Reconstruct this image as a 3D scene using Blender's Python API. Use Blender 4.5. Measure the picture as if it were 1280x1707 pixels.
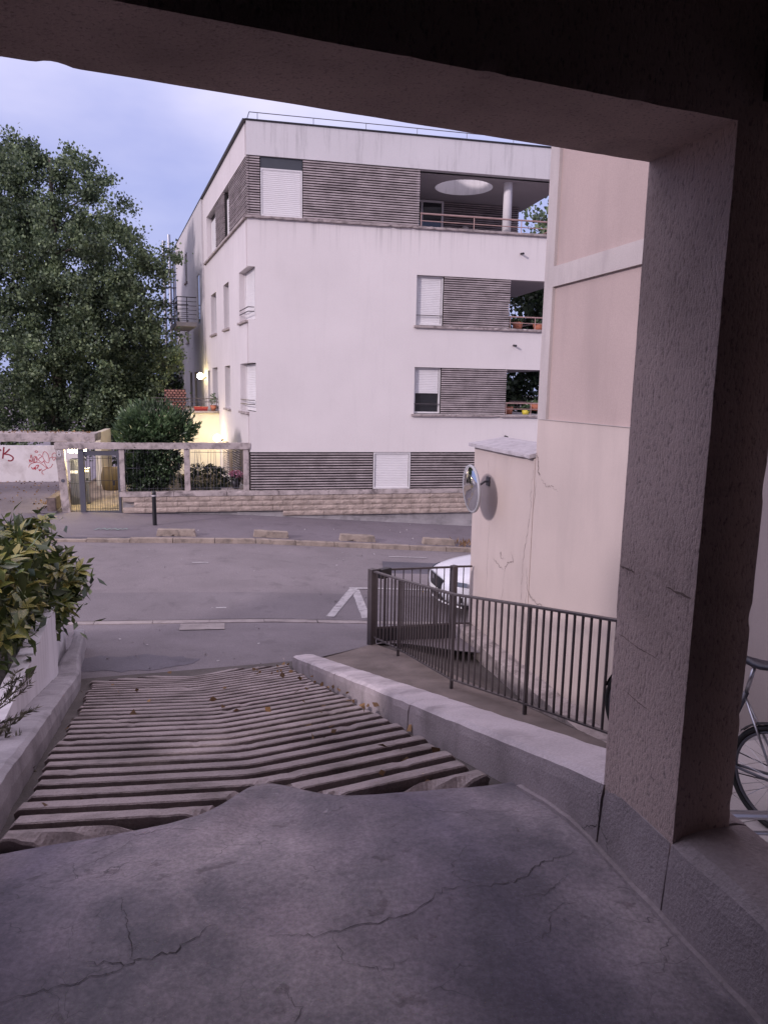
import bpy, bmesh, math, random
import numpy as np
from mathutils import Vector, Matrix, noise
R = math.radians
random.seed(7); rng = np.random.default_rng(7)
scene = bpy.context.scene
for o in list(bpy.data.objects): bpy.data.objects.remove(o)

# ------------------------------------------------------------------ camera
FPX, CAMZ, PITCH, ROLL = 1220.0, 1.6, 9.55, 1.03
cam = bpy.data.cameras.new('camera'); camo = bpy.data.objects.new('camera', cam)
scene.collection.objects.link(camo); scene.camera = camo
cam.sensor_fit = 'HORIZONTAL'; cam.sensor_width = 36.0; cam.lens = 36.0 * FPX / 1280.0
cam.clip_start = 0.05; cam.clip_end = 3000
_p, _r = R(PITCH), R(ROLL)
_F = Vector((0, math.cos(_p), -math.sin(_p))); _D0 = Vector((0, -math.sin(_p), -math.cos(_p))); _R0 = Vector((1, 0, 0))
_rt = math.cos(_r) * _R0 - math.sin(_r) * _D0
_dn = math.sin(_r) * _R0 + math.cos(_r) * _D0
camo.matrix_world = Matrix(((_rt.x, -_dn.x, -_F.x, 0), (_rt.y, -_dn.y, -_F.y, 0), (_rt.z, -_dn.z, -_F.z, CAMZ), (0, 0, 0, 1)))

# ------------------------------------------------------------------ sky, sun, exposure
SUN_TRAVEL = Vector((0.67, 0.742, 0)).normalized()      # where the light travels, in plan
SUN_EL = 21.0
world = bpy.data.worlds.new('World'); scene.world = world; world.use_nodes = True
nt = world.node_tree; nt.nodes.clear()
wo = nt.nodes.new('ShaderNodeOutputWorld'); bg = nt.nodes.new('ShaderNodeBackground')
sky = nt.nodes.new('ShaderNodeTexSky'); sky.sky_type = 'NISHITA'; sky.sun_disc = False
sky.sun_elevation = R(SUN_EL); sky.sun_rotation = math.atan2(-SUN_TRAVEL.x, -SUN_TRAVEL.y)
sky.air_density = 1.2; sky.dust_density = 1.5; sky.ozone_density = 2.0
tc = nt.nodes.new('ShaderNodeTexCoord'); mp = nt.nodes.new('ShaderNodeMapping'); mp.inputs['Scale'].default_value = (1.0, 1.0, 2.4); mp.inputs['Location'].default_value = (3.7, 1.3, .4)
nz = nt.nodes.new('ShaderNodeTexNoise'); nz.inputs['Scale'].default_value = 3.0; nz.inputs['Detail'].default_value = 5; nz.inputs['Roughness'].default_value = .5
# overcast dusk: an even veil, paler towards the zenith as overcast skies are, with soft cloud billows
sx = nt.nodes.new('ShaderNodeSeparateXYZ'); nt.links.new(tc.outputs['Generated'], sx.inputs[0])
gr = nt.nodes.new('ShaderNodeValToRGB'); e = gr.color_ramp.elements
e[0].position = 0.0; e[0].color = (2.0, 2.3, 4.4, 1); e[1].position = 1.0; e[1].color = (8.2, 7.3, 9.2, 1)
e_ = e.new(.24); e_.color = (2.5, 2.75, 5.0, 1); e_ = e.new(.40); e_.color = (5.3, 5.05, 6.7, 1)
rp = nt.nodes.new('ShaderNodeValToRGB')
rp.color_ramp.elements[0].position = .32; rp.color_ramp.elements[0].color = (.78, .81, .91, 1)
rp.color_ramp.elements[1].position = .68; rp.color_ramp.elements[1].color = (1.30, 1.23, 1.09, 1)
ml = nt.nodes.new('ShaderNodeMixRGB'); ml.blend_type = 'MULTIPLY'; ml.inputs[0].default_value = 1.0
mx = nt.nodes.new('ShaderNodeMixRGB'); mx.inputs[0].default_value = .93
nt.links.new(tc.outputs['Generated'], mp.inputs['Vector']); nt.links.new(mp.outputs[0], nz.inputs['Vector'])
nt.links.new(sx.outputs[2], gr.inputs[0]); nt.links.new(nz.outputs['Fac'], rp.inputs[0]); nt.links.new(gr.outputs[0], ml.inputs[1]); nt.links.new(rp.outputs[0], ml.inputs[2])
nt.links.new(sky.outputs[0], mx.inputs[1]); nt.links.new(ml.outputs[0], mx.inputs[2])
nt.links.new(mx.outputs[0], bg.inputs['Color']); nt.links.new(bg.outputs[0], wo.inputs[0])
bg.inputs['Strength'].default_value = 0.075

sun = bpy.data.lights.new('sun', 'SUN'); suno = bpy.data.objects.new('sun', sun); scene.collection.objects.link(suno)
sun.energy = 1.05; sun.angle = R(5); sun.color = (1.0, .86, .92)
_sd = Vector((SUN_TRAVEL.x * math.cos(R(SUN_EL)), SUN_TRAVEL.y * math.cos(R(SUN_EL)), -math.sin(R(SUN_EL))))
suno.rotation_euler = _sd.to_track_quat('-Z', 'Y').to_euler(); suno.location = (-20, -20, 20)
vs = scene.view_settings
vs.view_transform = 'Standard'; vs.look = 'None'; vs.exposure = 1.25; vs.gamma = 1.0; vs.use_curve_mapping = False
scene.cycles.use_denoising = True; scene.cycles.max_bounces = 8; scene.cycles.diffuse_bounces = 5
scene.cycles.sample_clamp_indirect = 6.0

# ------------------------------------------------------------------ frames
# ST: along / across the ramp, from the foot of the portal pillar.  UV: along the street / towards the camera, from the flats' corner.  SD: along the flats' flank / inwards
P0 = Vector((0.80, 2.37, 0)); _a = R(-16); AX = Vector((math.sin(_a), math.cos(_a), 0)); BX = Vector((AX.y, -AX.x, 0))
OX = Vector((-3.96, 21.46, 0)); _u = R(77.8); UX = Vector((math.sin(_u), math.cos(_u), 0)); NX = Vector((-UX.y, UX.x, 0))
_l = R(-21); LX = Vector((math.sin(_l), math.cos(_l), 0)); LN = Vector((LX.y, -LX.x, 0))
Z = Vector((0, 0, 1))
def ST(s, t, z): return P0 + AX * s + BX * t + Z * z
def UV(u, v, z): return OX + UX * u - NX * v + Z * z
def SD(l, d, z): return OX + LX * l + LN * d + Z * z
def toST(x, y): q = Vector((x, y, 0)) - P0; return q.dot(AX), q.dot(BX)
def toUV(x, y): q = Vector((x, y, 0)) - OX; return q.dot(UX), -q.dot(NX)
def zs(u):                                              # far pavement level, the street falls to the right
    if u < -6: return -2.2 + .21 + .02 * (-6 - u) * .3
    if u < 0: return -2.2 - .035 * u
    return -2.2 - .07 * min(u, 30)
def sm(a, b, x): t = max(0, min(1, (x - a) / (b - a))); return t * t * (3 - 2 * t)
def zr(s):                                              # ramp profile
    if s <= 0: return 0.0
    if s < .4: return -.375 * s * s
    if s < 6.8: return -.06 - .30 * (s - .4)
    if s < 7.4: x = s - 6.8; return -1.98 - .30 * x + .25 * x * x
    return -2.07 - .0 * (s - 7.4)
def zw(s): return -1.04 - .17 * max(0, s - 1.2)         # path beside the ramp
def tl(s): return -2.1 - .075 * s                       # left foot of the ramp

# ------------------------------------------------------------------ object helpers
COL = scene.collection
def tag(o, label=None, cat=None, group=None, kind=None):
    if label: o['label'] = label
    if cat: o['category'] = cat
    if group: o['group'] = group
    if kind: o['kind'] = kind
    return o
def thing(name, label, cat, loc, group=None):
    o = bpy.data.objects.new(name, None); COL.objects.link(o); o.location = Vector(loc); o.empty_display_size = .1
    return tag(o, label, cat, group)
def rootloc(o):
    while o.parent: o = o.parent
    return Vector(o.location)
class MB:
    def __init__(s): s.v = []; s.f = []
    def add(s, vs, fs):
        b = len(s.v); s.v += [tuple(x) for x in vs]; s.f += [tuple(i + b for i in f) for f in fs]; return s
    def box(s, F, a, b, c):
        p = [F(x, y, z) for z in c for y in b for x in a]
        return s.add(p, [(0, 1, 3, 2), (4, 6, 7, 5), (0, 4, 5, 1), (2, 3, 7, 6), (0, 2, 6, 4), (1, 5, 7, 3)])
    def hexa(s, lo, hi):                                # two loops of equal length
        n = len(lo); fs = [tuple(range(n))[::-1], tuple(range(n, 2 * n))]
        fs += [(i, (i + 1) % n, n + (i + 1) % n, n + i) for i in range(n)]
        return s.add(list(lo) + list(hi), fs)
    def tube(s, pts, r, n=8, caps=True):
        pts = [Vector(p) for p in pts]; rs = r if isinstance(r, (list, tuple)) else [r] * len(pts)
        ring = []; up = None
        for i, p in enumerate(pts):
            d = (pts[min(i + 1, len(pts) - 1)] - pts[max(i - 1, 0)]).normalized()
            if up is None: up = Vector((0, 0, 1)) if abs(d.z) < .9 else Vector((1, 0, 0))
            x = d.cross(up).normalized(); y = x.cross(d).normalized(); up = y
            ring.append([p + (x * math.cos(2 * math.pi * k / n) + y * math.sin(2 * math.pi * k / n)) * rs[i] for k in range(n)])
        vs = [q for g in ring for q in g]; fs = []
        for i in range(len(pts) - 1):
            for k in range(n): fs.append((i * n + k, i * n + (k + 1) % n, (i + 1) * n + (k + 1) % n, (i + 1) * n + k))
        if caps: fs += [tuple(range(n))[::-1], tuple(range((len(pts) - 1) * n, len(pts) * n))]
        return s.add(vs, fs)
    def grid(s, P, nu, nv, close=False):                # P(i,j) -> point
        vs = [P(i, j) for i in range(nu + 1) for j in range(nv + 1)]
        return s.add(vs, [(i * (nv + 1) + j, (i + 1) * (nv + 1) + j, (i + 1) * (nv + 1) + j + 1, i * (nv + 1) + j + 1) for i in range(nu) for j in range(nv)])
    def sphere(s, c, r, nu=16, nv=10, sc=(1, 1, 1)):
        c = Vector(c)
        def P(i, j):
            a = 2 * math.pi * i / nu; b = math.pi * j / nv
            return c + Vector((math.cos(a) * math.sin(b) * sc[0], math.sin(a) * math.sin(b) * sc[1], math.cos(b) * sc[2])) * r
        return s.grid(P, nu, nv)
    def lathe(s, c, prof, n=20, ax=None):               # prof: (r,z) pairs, axis ax
        c = Vector(c); ax = Vector(ax or (0, 0, 1)).normalized()
        x = ax.orthogonal().normalized(); y = ax.cross(x)
        return s.grid(lambda i, j: c + (x * math.cos(2 * math.pi * i / n) + y * math.sin(2 * math.pi * i / n)) * prof[j][0] + ax * prof[j][1], n, len(prof) - 1)
    def ribbon(s, pts, w, nrm):                         # flat strip along pts on a surface with normal nrm
        pts = [Vector(p) for p in pts]; n = len(pts); ws = w if isinstance(w, (list, tuple)) else [w] * n; vs = []
        for i, p in enumerate(pts):
            d = (pts[min(i + 1, n - 1)] - pts[max(i - 1, 0)]); sd = d.cross(nrm).normalized() * ws[i] * .5
            vs += [p - sd, p + sd]
        return s.add(vs, [(2 * i, 2 * i + 1, 2 * i + 3, 2 * i + 2) for i in range(n - 1)])
    def mesh(s, name, off=Vector((0, 0, 0)), smooth=False, merge=False):
        m = bpy.data.meshes.new(name); m.from_pydata([(v[0] - off.x, v[1] - off.y, v[2] - off.z) for v in s.v], [], s.f)
        bm = bmesh.new(); bm.from_mesh(m)
        if merge: bmesh.ops.remove_doubles(bm, verts=bm.verts, dist=1e-5)
        bmesh.ops.recalc_face_normals(bm, faces=bm.faces); bm.to_mesh(m); bm.free()
        if smooth: m.polygons.foreach_set('use_smooth', [True] * len(m.polygons))
        return m
    def build(s, name, mat, parent=None, bevel=0, smooth=False, subsurf=0, merge=False, loc=None):
        off = rootloc(parent) if parent else Vector(loc or (0, 0, 0))
        m = s.mesh(name, off, smooth, merge or bevel > 0 or subsurf > 0); m.materials.append(mat)
        o = bpy.data.objects.new(name, m); COL.objects.link(o)
        if parent: o.parent = parent
        else: o.location = off
        if bevel:
            b = o.modifiers.new('bevel', 'BEVEL'); b.width = bevel; b.segments = 2; b.limit_method = 'ANGLE'
        if subsurf:
            b = o.modifiers.new('sub', 'SUBSURF'); b.levels = b.render_levels = subsurf
        return o
def inst(name, mesh, parent, mw, mat=None):             # another object on shared mesh data
    o = bpy.data.objects.new(name, mesh); COL.objects.link(o)
    if parent: o.parent = parent; o.matrix_local = Matrix.Translation(-rootloc(parent)) @ mw
    else: o.matrix_local = mw
    return o
def frame(x, y, z, o): return Matrix(((x.x, y.x, z.x, o.x), (x.y, y.y, z.y, o.y), (x.z, y.z, z.z, o.z), (0, 0, 0, 1)))
def fb(p, sc=1.0): return noise.fractal(Vector(p) * sc, 1.0, 2.0, 4)
def rough_box(F, a, b, c, na, nb, nc, amp=.006, sc=6, edge=.0, seed=0):
    """box with a subdivided, slightly uneven surface; edges chipped by up to `edge`"""
    bm = bmesh.new(); V = {}
    def vert(i, j, k):
        if (i, j, k) in V: return V[(i, j, k)]
        x = a[0] + (a[1] - a[0]) * i / na; y = b[0] + (b[1] - b[0]) * j / nb; z = c[0] + (c[1] - c[0]) * k / nc
        p = F(x, y, z); ctr = F((a[0] + a[1]) / 2, (b[0] + b[1]) / 2, (c[0] + c[1]) / 2)
        q = (p + Vector((seed * 3.1, seed * 1.7, 0))) * sc
        p = p + Vector((noise.noise(q), noise.noise(q + Vector((9, 0, 0))), noise.noise(q + Vector((0, 9, 0))))) * amp
        on = (i in (0, na)) + (j in (0, nb)) + (k in (0, nc))
        if on >= 2 and edge:
            e = max(0, noise.noise(q * 1.3) - .30) * 3.2 * edge + edge * .12
            fx = [F(a[0], b[0], c[0]) - F(a[1], b[0], c[0]), F(a[0], b[0], c[0]) - F(a[0], b[1], c[0]), F(a[0], b[0], c[0]) - F(a[0], b[0], c[1])]
            for ax_, ii, nn in ((0, i, na), (1, j, nb), (2, k, nc)):
                if ii == 0: p = p - fx[ax_].normalized() * e
                elif ii == nn: p = p + fx[ax_].normalized() * e
        V[(i, j, k)] = bm.verts.new(p); return V[(i, j, k)]
    for k in (0, nc):
        for i in range(na):
            for j in range(nb): bm.faces.new([vert(i, j, k), vert(i + 1, j, k), vert(i + 1, j + 1, k), vert(i, j + 1, k)])
    for j in (0, nb):
        for i in range(na):
            for k in range(nc): bm.faces.new([vert(i, j, k), vert(i + 1, j, k), vert(i + 1, j, k + 1), vert(i, j, k + 1)])
    for i in (0, na):
        for j in range(nb):
            for k in range(nc): bm.faces.new([vert(i, j, k), vert(i, j + 1, k), vert(i, j + 1, k + 1), vert(i, j, k + 1)])
    mb = MB(); bm.verts.index_update()
    mb.v = [tuple(v.co) for v in bm.verts]; mb.f = [tuple(v.index for v in f.verts) for f in bm.faces]; bm.free()
    return mb
def wall_holes(F, a, c, holes, d0, d1):
    """wall in the a-c plane between depth d0 and d1 with rectangular holes"""
    xs = sorted({a[0], a[1], *[h[0] for h in holes], *[h[1] for h in holes]}); ys = sorted({c[0], c[1], *[h[2] for h in holes], *[h[3] for h in holes]})
    xs = [x for x in xs if a[0] <= x <= a[1]]; ys = [y for y in ys if c[0] <= y <= c[1]]
    def solid(i, j):
        if not (0 <= i < len(xs) - 1 and 0 <= j < len(ys) - 1): return False
        x = (xs[i] + xs[i + 1]) / 2; y = (ys[j] + ys[j + 1]) / 2
        return not any(h[0] < x < h[1] and h[2] < y < h[3] for h in holes)
    mb = MB()
    for i in range(len(xs) - 1):
        for j in range(len(ys) - 1):
            if not solid(i, j): continue
            x0, x1, y0, y1 = xs[i], xs[i + 1], ys[j], ys[j + 1]
            for d in (d0, d1): mb.add([F(x0, d, y0), F(x1, d, y0), F(x1, d, y1), F(x0, d, y1)], [(0, 1, 2, 3)])
            for (ii, jj, p, q) in ((i - 1, j, (x0, y0), (x0, y1)), (i + 1, j, (x1, y0), (x1, y1)), (i, j - 1, (x0, y0), (x1, y0)), (i, j + 1, (x0, y1), (x1, y1))):
                if not solid(ii, jj): mb.add([F(p[0], d0, p[1]), F(q[0], d0, q[1]), F(q[0], d1, q[1]), F(p[0], d1, p[1])], [(0, 1, 2, 3)])
    return mb

# ------------------------------------------------------------------ materials
def new_mat(name):
    m = bpy.data.materials.new(name); m.use_nodes = True; t = m.node_tree; t.nodes.clear()
    out = t.nodes.new('ShaderNodeOutputMaterial'); b = t.nodes.new('ShaderNodeBsdfPrincipled'); t.links.new(b.outputs[0], out.inputs[0])
    return m, t, b
def N(t, ty, **k):
    n = t.nodes.new('ShaderNode' + ty)
    for a, v in k.items():
        if a.startswith('i_'): n.inputs[a[2:].replace('_', ' ')].default_value = v
        else: setattr(n, a, v)
    return n
def ramp(t, src, stops):
    r = t.nodes.new('ShaderNodeValToRGB'); e = r.color_ramp.elements
    while len(e) < len(stops): e.new(.5)
    for i, (p, c) in enumerate(stops): e[i].position = p; e[i].color = (*c, 1) if len(c) == 3 else c
    t.links.new(src, r.inputs[0]); return r.outputs[0]
def pos(t, scale=(1, 1, 1), distort=0, dscale=3):
    g = N(t, 'NewGeometry'); src = g.outputs['Position']
    m = N(t, 'Mapping'); m.inputs['Scale'].default_value = scale; t.links.new(src, m.inputs['Vector']); v = m.outputs[0]
    if distort:
        n = N(t, 'TexNoise', i_Scale=dscale, i_Detail=4.0); t.links.new(v, n.inputs['Vector'])
        a = N(t, 'VectorMath', operation='MULTIPLY_ADD'); t.links.new(n.outputs['Color'], a.inputs[0]); a.inputs[1].default_value = (distort,) * 3; t.links.new(v, a.inputs[2]); v = a.outputs[0]
    return v
def noise_t(t, v, scale, detail=5.0, rough=.55):
    n = N(t, 'TexNoise', i_Scale=scale, i_Detail=detail, i_Roughness=rough); t.links.new(v, n.inputs['Vector']); return n.outputs['Fac']
def mix(t, f, a, b, mode='MIX'):
    m = N(t, 'MixRGB', blend_type=mode)
    for i, x in ((0, f), (1, a), (2, b)):
        if hasattr(x, 'links'): t.links.new(x, m.inputs[i])
        elif isinstance(x, (int, float)): m.inputs[i].default_value = x
        else: m.inputs[i].default_value = (*x, 1)
    return m.outputs[0]
def bump(t, b, h, strength=.3, dist=.01, prev=None):
    n = N(t, 'Bump'); n.inputs['Strength'].default_value = strength; n.inputs['Distance'].default_value = dist
    t.links.new(h, n.inputs['Height'])
    if prev is not None: t.links.new(prev, n.inputs['Normal'])
    t.links.new(n.outputs[0], b.inputs['Normal']); return n.outputs[0]
def sc3(c, k): return tuple(x * k for x in c)
def surf(name, col, rough=.85, var=.18, vs_=2.0, dirt=None, dirt_amt=.6, ds=.8, dstretch=(1, 1, 1), fine=90, fine_amt=.12, bs=60, bstr=.25, bd=.006, bstretch=(1, 1, 1), metal=0.0, spec=.3):
    """general weathered surface: broad tone, fine grain, stains with their own shape, relief"""
    m, t, b = new_mat(name); v = pos(t)
    n1 = noise_t(t, v, vs_); c = ramp(t, n1, [(.3, sc3(col, 1 - var)), (.7, sc3(col, 1 + var))])
    n2 = noise_t(t, v, fine, 3.0); c = mix(t, fine_amt * 2, c, ramp(t, n2, [(.3, (.35, .35, .35)), (.7, (.65, .65, .65))]), 'OVERLAY')
    if dirt:
        vd = pos(t, dstretch, .35, 2.0); n3 = noise_t(t, vd, ds, 7.0, .62)
        f = ramp(t, n3, [(.48, (0, 0, 0)), (.68, (dirt_amt,) * 3)]); c = mix(t, f, c, dirt)
    t.links.new(c, b.inputs['Base Color']); b.inputs['Roughness'].default_value = rough; b.inputs['Metallic'].default_value = metal
    b.inputs['Specular IOR Level'].default_value = spec
    vb = pos(t, bstretch); h = noise_t(t, vb, bs, 4.0, .6); bump(t, b, h, bstr, bd)
    return m
def plain(name, col, rough=.5, metal=0.0, var=.06, spec=.5):
    m, t, b = new_mat(name); n1 = noise_t(t, pos(t), 9.0); t.links.new(ramp(t, n1, [(.3, sc3(col, 1 - var)), (.7, sc3(col, 1 + var))]), b.inputs['Base Color'])
    b.inputs['Roughness'].default_value = rough; b.inputs['Metallic'].default_value = metal; b.inputs['Specular IOR Level'].default_value = spec
    bump(t, b, noise_t(t, pos(t), 120.0, 2.0), .05, .002); return m
def emit(name, col, strength):
    m, t, b = new_mat(name); b.inputs['Base Color'].default_value = (*col, 1); b.inputs['Emission Color'].default_value = (*col, 1); b.inputs['Emission Strength'].default_value = strength; return m
def glass_mat(name, col=(.02, .022, .026), rough=.06):
    m, t, b = new_mat(name); b.inputs['Base Color'].default_value = (*col, 1); b.inputs['Roughness'].default_value = rough; b.inputs['Specular IOR Level'].default_value = .8; return m
def leaf_mat(name, dark, light, spots=None, rough=.5, trans=.25):
    m, t, b = new_mat(name); g = N(t, 'NewGeometry')
    c = ramp(t, g.outputs['Random Per Island'], [(0.0, dark), (.75, light), (1.0, sc3(light, 1.25))])
    n1 = noise_t(t, pos(t), 1.5, 4.0, .6); c = mix(t, .9, c, ramp(t, n1, [(.36, (.20, .21, .22)), (.64, (.80, .79, .72))]), 'OVERLAY')
    if spots:
        oi = N(t, 'ObjectInfo'); tcn = N(t, 'TexCoord'); n2 = noise_t(t, tcn.outputs['Object'], 42.0, 3.0, .6)
        ad = N(t, 'Math', operation='ADD'); t.links.new(n2, ad.inputs[0])
        mu = N(t, 'Math', operation='MULTIPLY'); t.links.new(oi.outputs['Random'], mu.inputs[0]); mu.inputs[1].default_value = .16; t.links.new(mu.outputs[0], ad.inputs[1])
        f = ramp(t, ad.outputs[0], [(.53, (0, 0, 0)), (.66, (.9, .9, .9))]); c = mix(t, f, c, spots)
    t.links.new(c, b.inputs['Base Color']); b.inputs['Roughness'].default_value = rough
    tr = N(t, 'BsdfTranslucent'); t.links.new(c, tr.inputs['Color']); ms = N(t, 'MixShader'); ms.inputs[0].default_value = trans
    out = [n for n in t.nodes if n.type == 'OUTPUT_MATERIAL'][0]
    t.links.new(b.outputs[0], ms.inputs[1]); t.links.new(tr.outputs[0], ms.inputs[2]); t.links.new(ms.outputs[0], out.inputs[0])
    return m

def make_floor_mat():
    m, t, b = new_mat('worn_concrete'); v = pos(t)
    n1 = noise_t(t, v, 1.1, 6.0, .6); c = ramp(t, n1, [(.33, (.15, .132, .15)), (.5, (.27, .238, .255)), (.68, (.38, .335, .345))])
    n2 = noise_t(t, pos(t, (1, 1, 1), .4, 2.5), 2.3, 10.0, .70); c = mix(t, .8, c, ramp(t, n2, [(.36, (.22, .22, .24)), (.5, (.5, .49, .49)), (.66, (.76, .73, .72))]), 'OVERLAY')
    ns = noise_t(t, pos(t, (1, 1, 1), .6, 4.0), 6.5, 6.0, .6); c = mix(t, ramp(t, ns, [(.62, (0, 0, 0)), (.68, (.6,) * 3)]), c, mix(t, 1.0, c, (.42, .38, .38), 'MULTIPLY'))
    nl = noise_t(t, pos(t, (1, 1, 1), .3, 9.0), 11.0, 4.0, .6); c = mix(t, ramp(t, nl, [(.68, (0, 0, 0)), (.74, (.35,) * 3)]), c, (.52, .47, .48))
    n3 = noise_t(t, v, 60.0, 4.0, .7); c = mix(t, .5, c, ramp(t, n3, [(.35, (.28, .28, .28)), (.65, (.72, .72, .72))]), 'OVERLAY')
    vg = N(t, 'TexVoronoi'); vg.inputs['Scale'].default_value = 120.0; t.links.new(v, vg.inputs['Vector'])      # exposed aggregate
    c = mix(t, ramp(t, vg.outputs['Distance'], [(.0, (.7,) * 3), (.20, (0, 0, 0))]), c, mix(t, .5, vg.outputs['Color'], (.30, .27, .28)))
    nsc = noise_t(t, pos(t, (1.0, 9.0, 1.0), .25, 3.0), 7.0, 8.0, .75); c = mix(t, ramp(t, nsc, [(.60, (0, 0, 0)), (.70, (.35,) * 3)]), c, (.46, .41, .42))
    nsk = noise_t(t, pos(t, (6.0, 1.0, 1.0), .3, 2.0), 5.0, 8.0, .75); c = mix(t, ramp(t, nsk, [(.62, (0, 0, 0)), (.72, (.45,) * 3)]), c, (.10, .088, .095))
    # two dark wheel tracks in the slab, deepened to paint in dim garage edges
    dt = N(t, 'VectorMath', operation='DOT_PRODUCT'); t.links.new(pos(t, (1, 1, 1), .5, 1.6), dt.inputs[0]); dt.inputs[1].default_value = (BX.x, BX.y, 0)
    off = P0.dot(BX) + .25
    wv = N(t, 'Math', operation='PINGPONG'); sb_ = N(t, 'Math', operation='SUBTRACT'); t.links.new(dt.outputs['Value'], sb_.inputs[0]); sb_.inputs[1].default_value = off - 1.86; t.links.new(sb_.outputs[0], wv.inputs[0]); wv.inputs[1].default_value = .70
    f = ramp(t, wv.outputs[0], [(.0, (.85, .85, .85)), (.2, (.55, .55, .55)), (.5, (0, 0, 0))]); c = mix(t, f, c, mix(t, .85, c, (.20, .20, .34), 'MULTIPLY'))
    # hairline crazing where the screed is tired
    vo = N(t, 'TexVoronoi', feature='DISTANCE_TO_EDGE'); vo.inputs['Scale'].default_value = 5.5; t.links.new(pos(t, (1, 1, 1), .35, 3.5), vo.inputs['Vector'])
    ck = ramp(t, vo.outputs['Distance'], [(.0, (1, 1, 1)), (.009, (0, 0, 0))])
    n4 = noise_t(t, v, 1.6, 3.0); ms_ = ramp(t, n4, [(.50, (0, 0, 0)), (.62, (.75, .75, .75))]); f = mix(t, 1.0, ck, ms_, 'MULTIPLY')
    c = mix(t, f, c, (.03, .027, .03))
    t.links.new(c, b.inputs['Base Color']); b.inputs['Specular IOR Level'].default_value = .35
    t.links.new(ramp(t, n2, [(.3, (.5, .5, .5)), (.7, (.8, .8, .8))]), b.inputs['Roughness'])
    p = bump(t, b, noise_t(t, v, 130.0, 3.0, .6), .25, .003); bump(t, b, n2, .25, .02, p)
    return m
def make_asphalt(name, col, patch=.14):
    m, t, b = new_mat(name); v = pos(t)
    n1 = noise_t(t, v, .7, 5.0, .6); c = ramp(t, n1, [(.3, sc3(col, 1 - patch)), (.7, sc3(col, 1 + patch))])
    n2 = noise_t(t, v, 55.0, 4.0, .75); c = mix(t, .55, c, ramp(t, n2, [(.3, (.28, .28, .28)), (.72, (.74, .74, .74))]), 'OVERLAY')
    vo = N(t, 'TexVoronoi'); vo.inputs['Scale'].default_value = 75.0; t.links.new(v, vo.inputs['Vector'])
    c = mix(t, ramp(t, vo.outputs['Distance'], [(.0, (.55,) * 3), (.16, (0, 0, 0))]), c, sc3(col, 2.2))
    ns = noise_t(t, pos(t, (1, 1, 1), .5, 1.5), 2.2, 7.0, .65); c = mix(t, ramp(t, ns, [(.55, (0, 0, 0)), (.7, (.5,) * 3)]), c, sc3(col, .55))
    t.links.new(c, b.inputs['Base Color']); b.inputs['Roughness'].default_value = .8; b.inputs['Specular IOR Level'].default_value = .3
    bump(t, b, n2, .5, .006); return m
def make_facade(name, col, streak=.35):
    m, t, b = new_mat(name); v = pos(t)
    n1 = noise_t(t, v, .5, 5.0); c = ramp(t, n1, [(.3, sc3(col, .95)), (.7, sc3(col, 1.04))])
    n2 = noise_t(t, pos(t, (4.2, 4.2, .30), .25, .7), 1.3, 8.0, .72); c = mix(t, ramp(t, n2, [(.52, (0, 0, 0)), (.74, (streak,) * 3)]), c, sc3(col, .55))
    n3 = noise_t(t, v, 45.0, 3.0); c = mix(t, .12, c, ramp(t, n3, [(.3, (.3,) * 3), (.7, (.7,) * 3)]), 'OVERLAY')
    sp = N(t, 'SeparateXYZ'); t.links.new(v, sp.inputs[0])                # rain run-off below each stone ledge
    nr_ = noise_t(t, pos(t, (5.5, 5.5, .12), .12, .8), 1.5, 7.0, .7); rs = ramp(t, nr_, [(.52, (0, 0, 0)), (.74, (.8,) * 3)])
    for zl, dep in ((6.25, .85),):
        mr_ = N(t, 'MapRange'); mr_.inputs['From Min'].default_value = zl - dep; mr_.inputs['From Max'].default_value = zl; t.links.new(sp.outputs[2], mr_.inputs['Value'])
        lt = N(t, 'Math', operation='LESS_THAN'); t.links.new(sp.outputs[2], lt.inputs[0]); lt.inputs[1].default_value = zl + .01
        mm = N(t, 'Math', operation='MULTIPLY'); t.links.new(mr_.outputs[0], mm.inputs[0]); t.links.new(lt.outputs[0], mm.inputs[1])
        c = mix(t, mix(t, 1.0, rs, mm.outputs[0], 'MULTIPLY'), c, sc3(col, .52))
    t.links.new(c, b.inputs['Base Color']); b.inputs['Roughness'].default_value = .9; b.inputs['Specular IOR Level'].default_value = .2
    bump(t, b, n3, .15, .004); return m

CONC = surf('concrete', (.31, .29, .295), var=.2, vs_=1.7, dirt=(.12, .11, .115), dirt_amt=.65, ds=2.2, bs=70, bstr=.5, bd=.008)
CONC_L = surf('pale_concrete', (.40, .345, .33), var=.18, vs_=3.5, dirt=(.12, .10, .10), dirt_amt=.85, ds=4.5, bs=60, bstr=.4)
def make_plaster(name, col):
    m, t, b = new_mat(name); v = pos(t)
    n1 = noise_t(t, v, 1.4, 5.0, .6); c = ramp(t, n1, [(.32, sc3(col, .72)), (.5, col), (.68, sc3(col, 1.16))])
    h1 = noise_t(t, pos(t, (1.0, 1.0, .45)), 105.0, 5.0, .66)          # scraped, pitted render
    c = mix(t, ramp(t, h1, [(.33, (.7,) * 3), (.46, (0, 0, 0))]), c, sc3(col, .36))
    h2 = noise_t(t, pos(t, (.55, .55, 5.0), .25, 1.2), 1.7, 6.0, .7)   # horizontal pour and board marks
    c = mix(t, ramp(t, h2, [(.60, (0, 0, 0)), (.72, (.55,) * 3)]), c, sc3(col, .50))
    t.links.new(c, b.inputs['Base Color']); b.inputs['Roughness'].default_value = .95; b.inputs['Specular IOR Level'].default_value = .15
    p_ = bump(t, b, h1, .8, .009); bump(t, b, noise_t(t, v, 260.0, 3.0), .3, .003, p_); return m
PLAST = make_plaster('rough_render', (.55, .435, .40))
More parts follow.
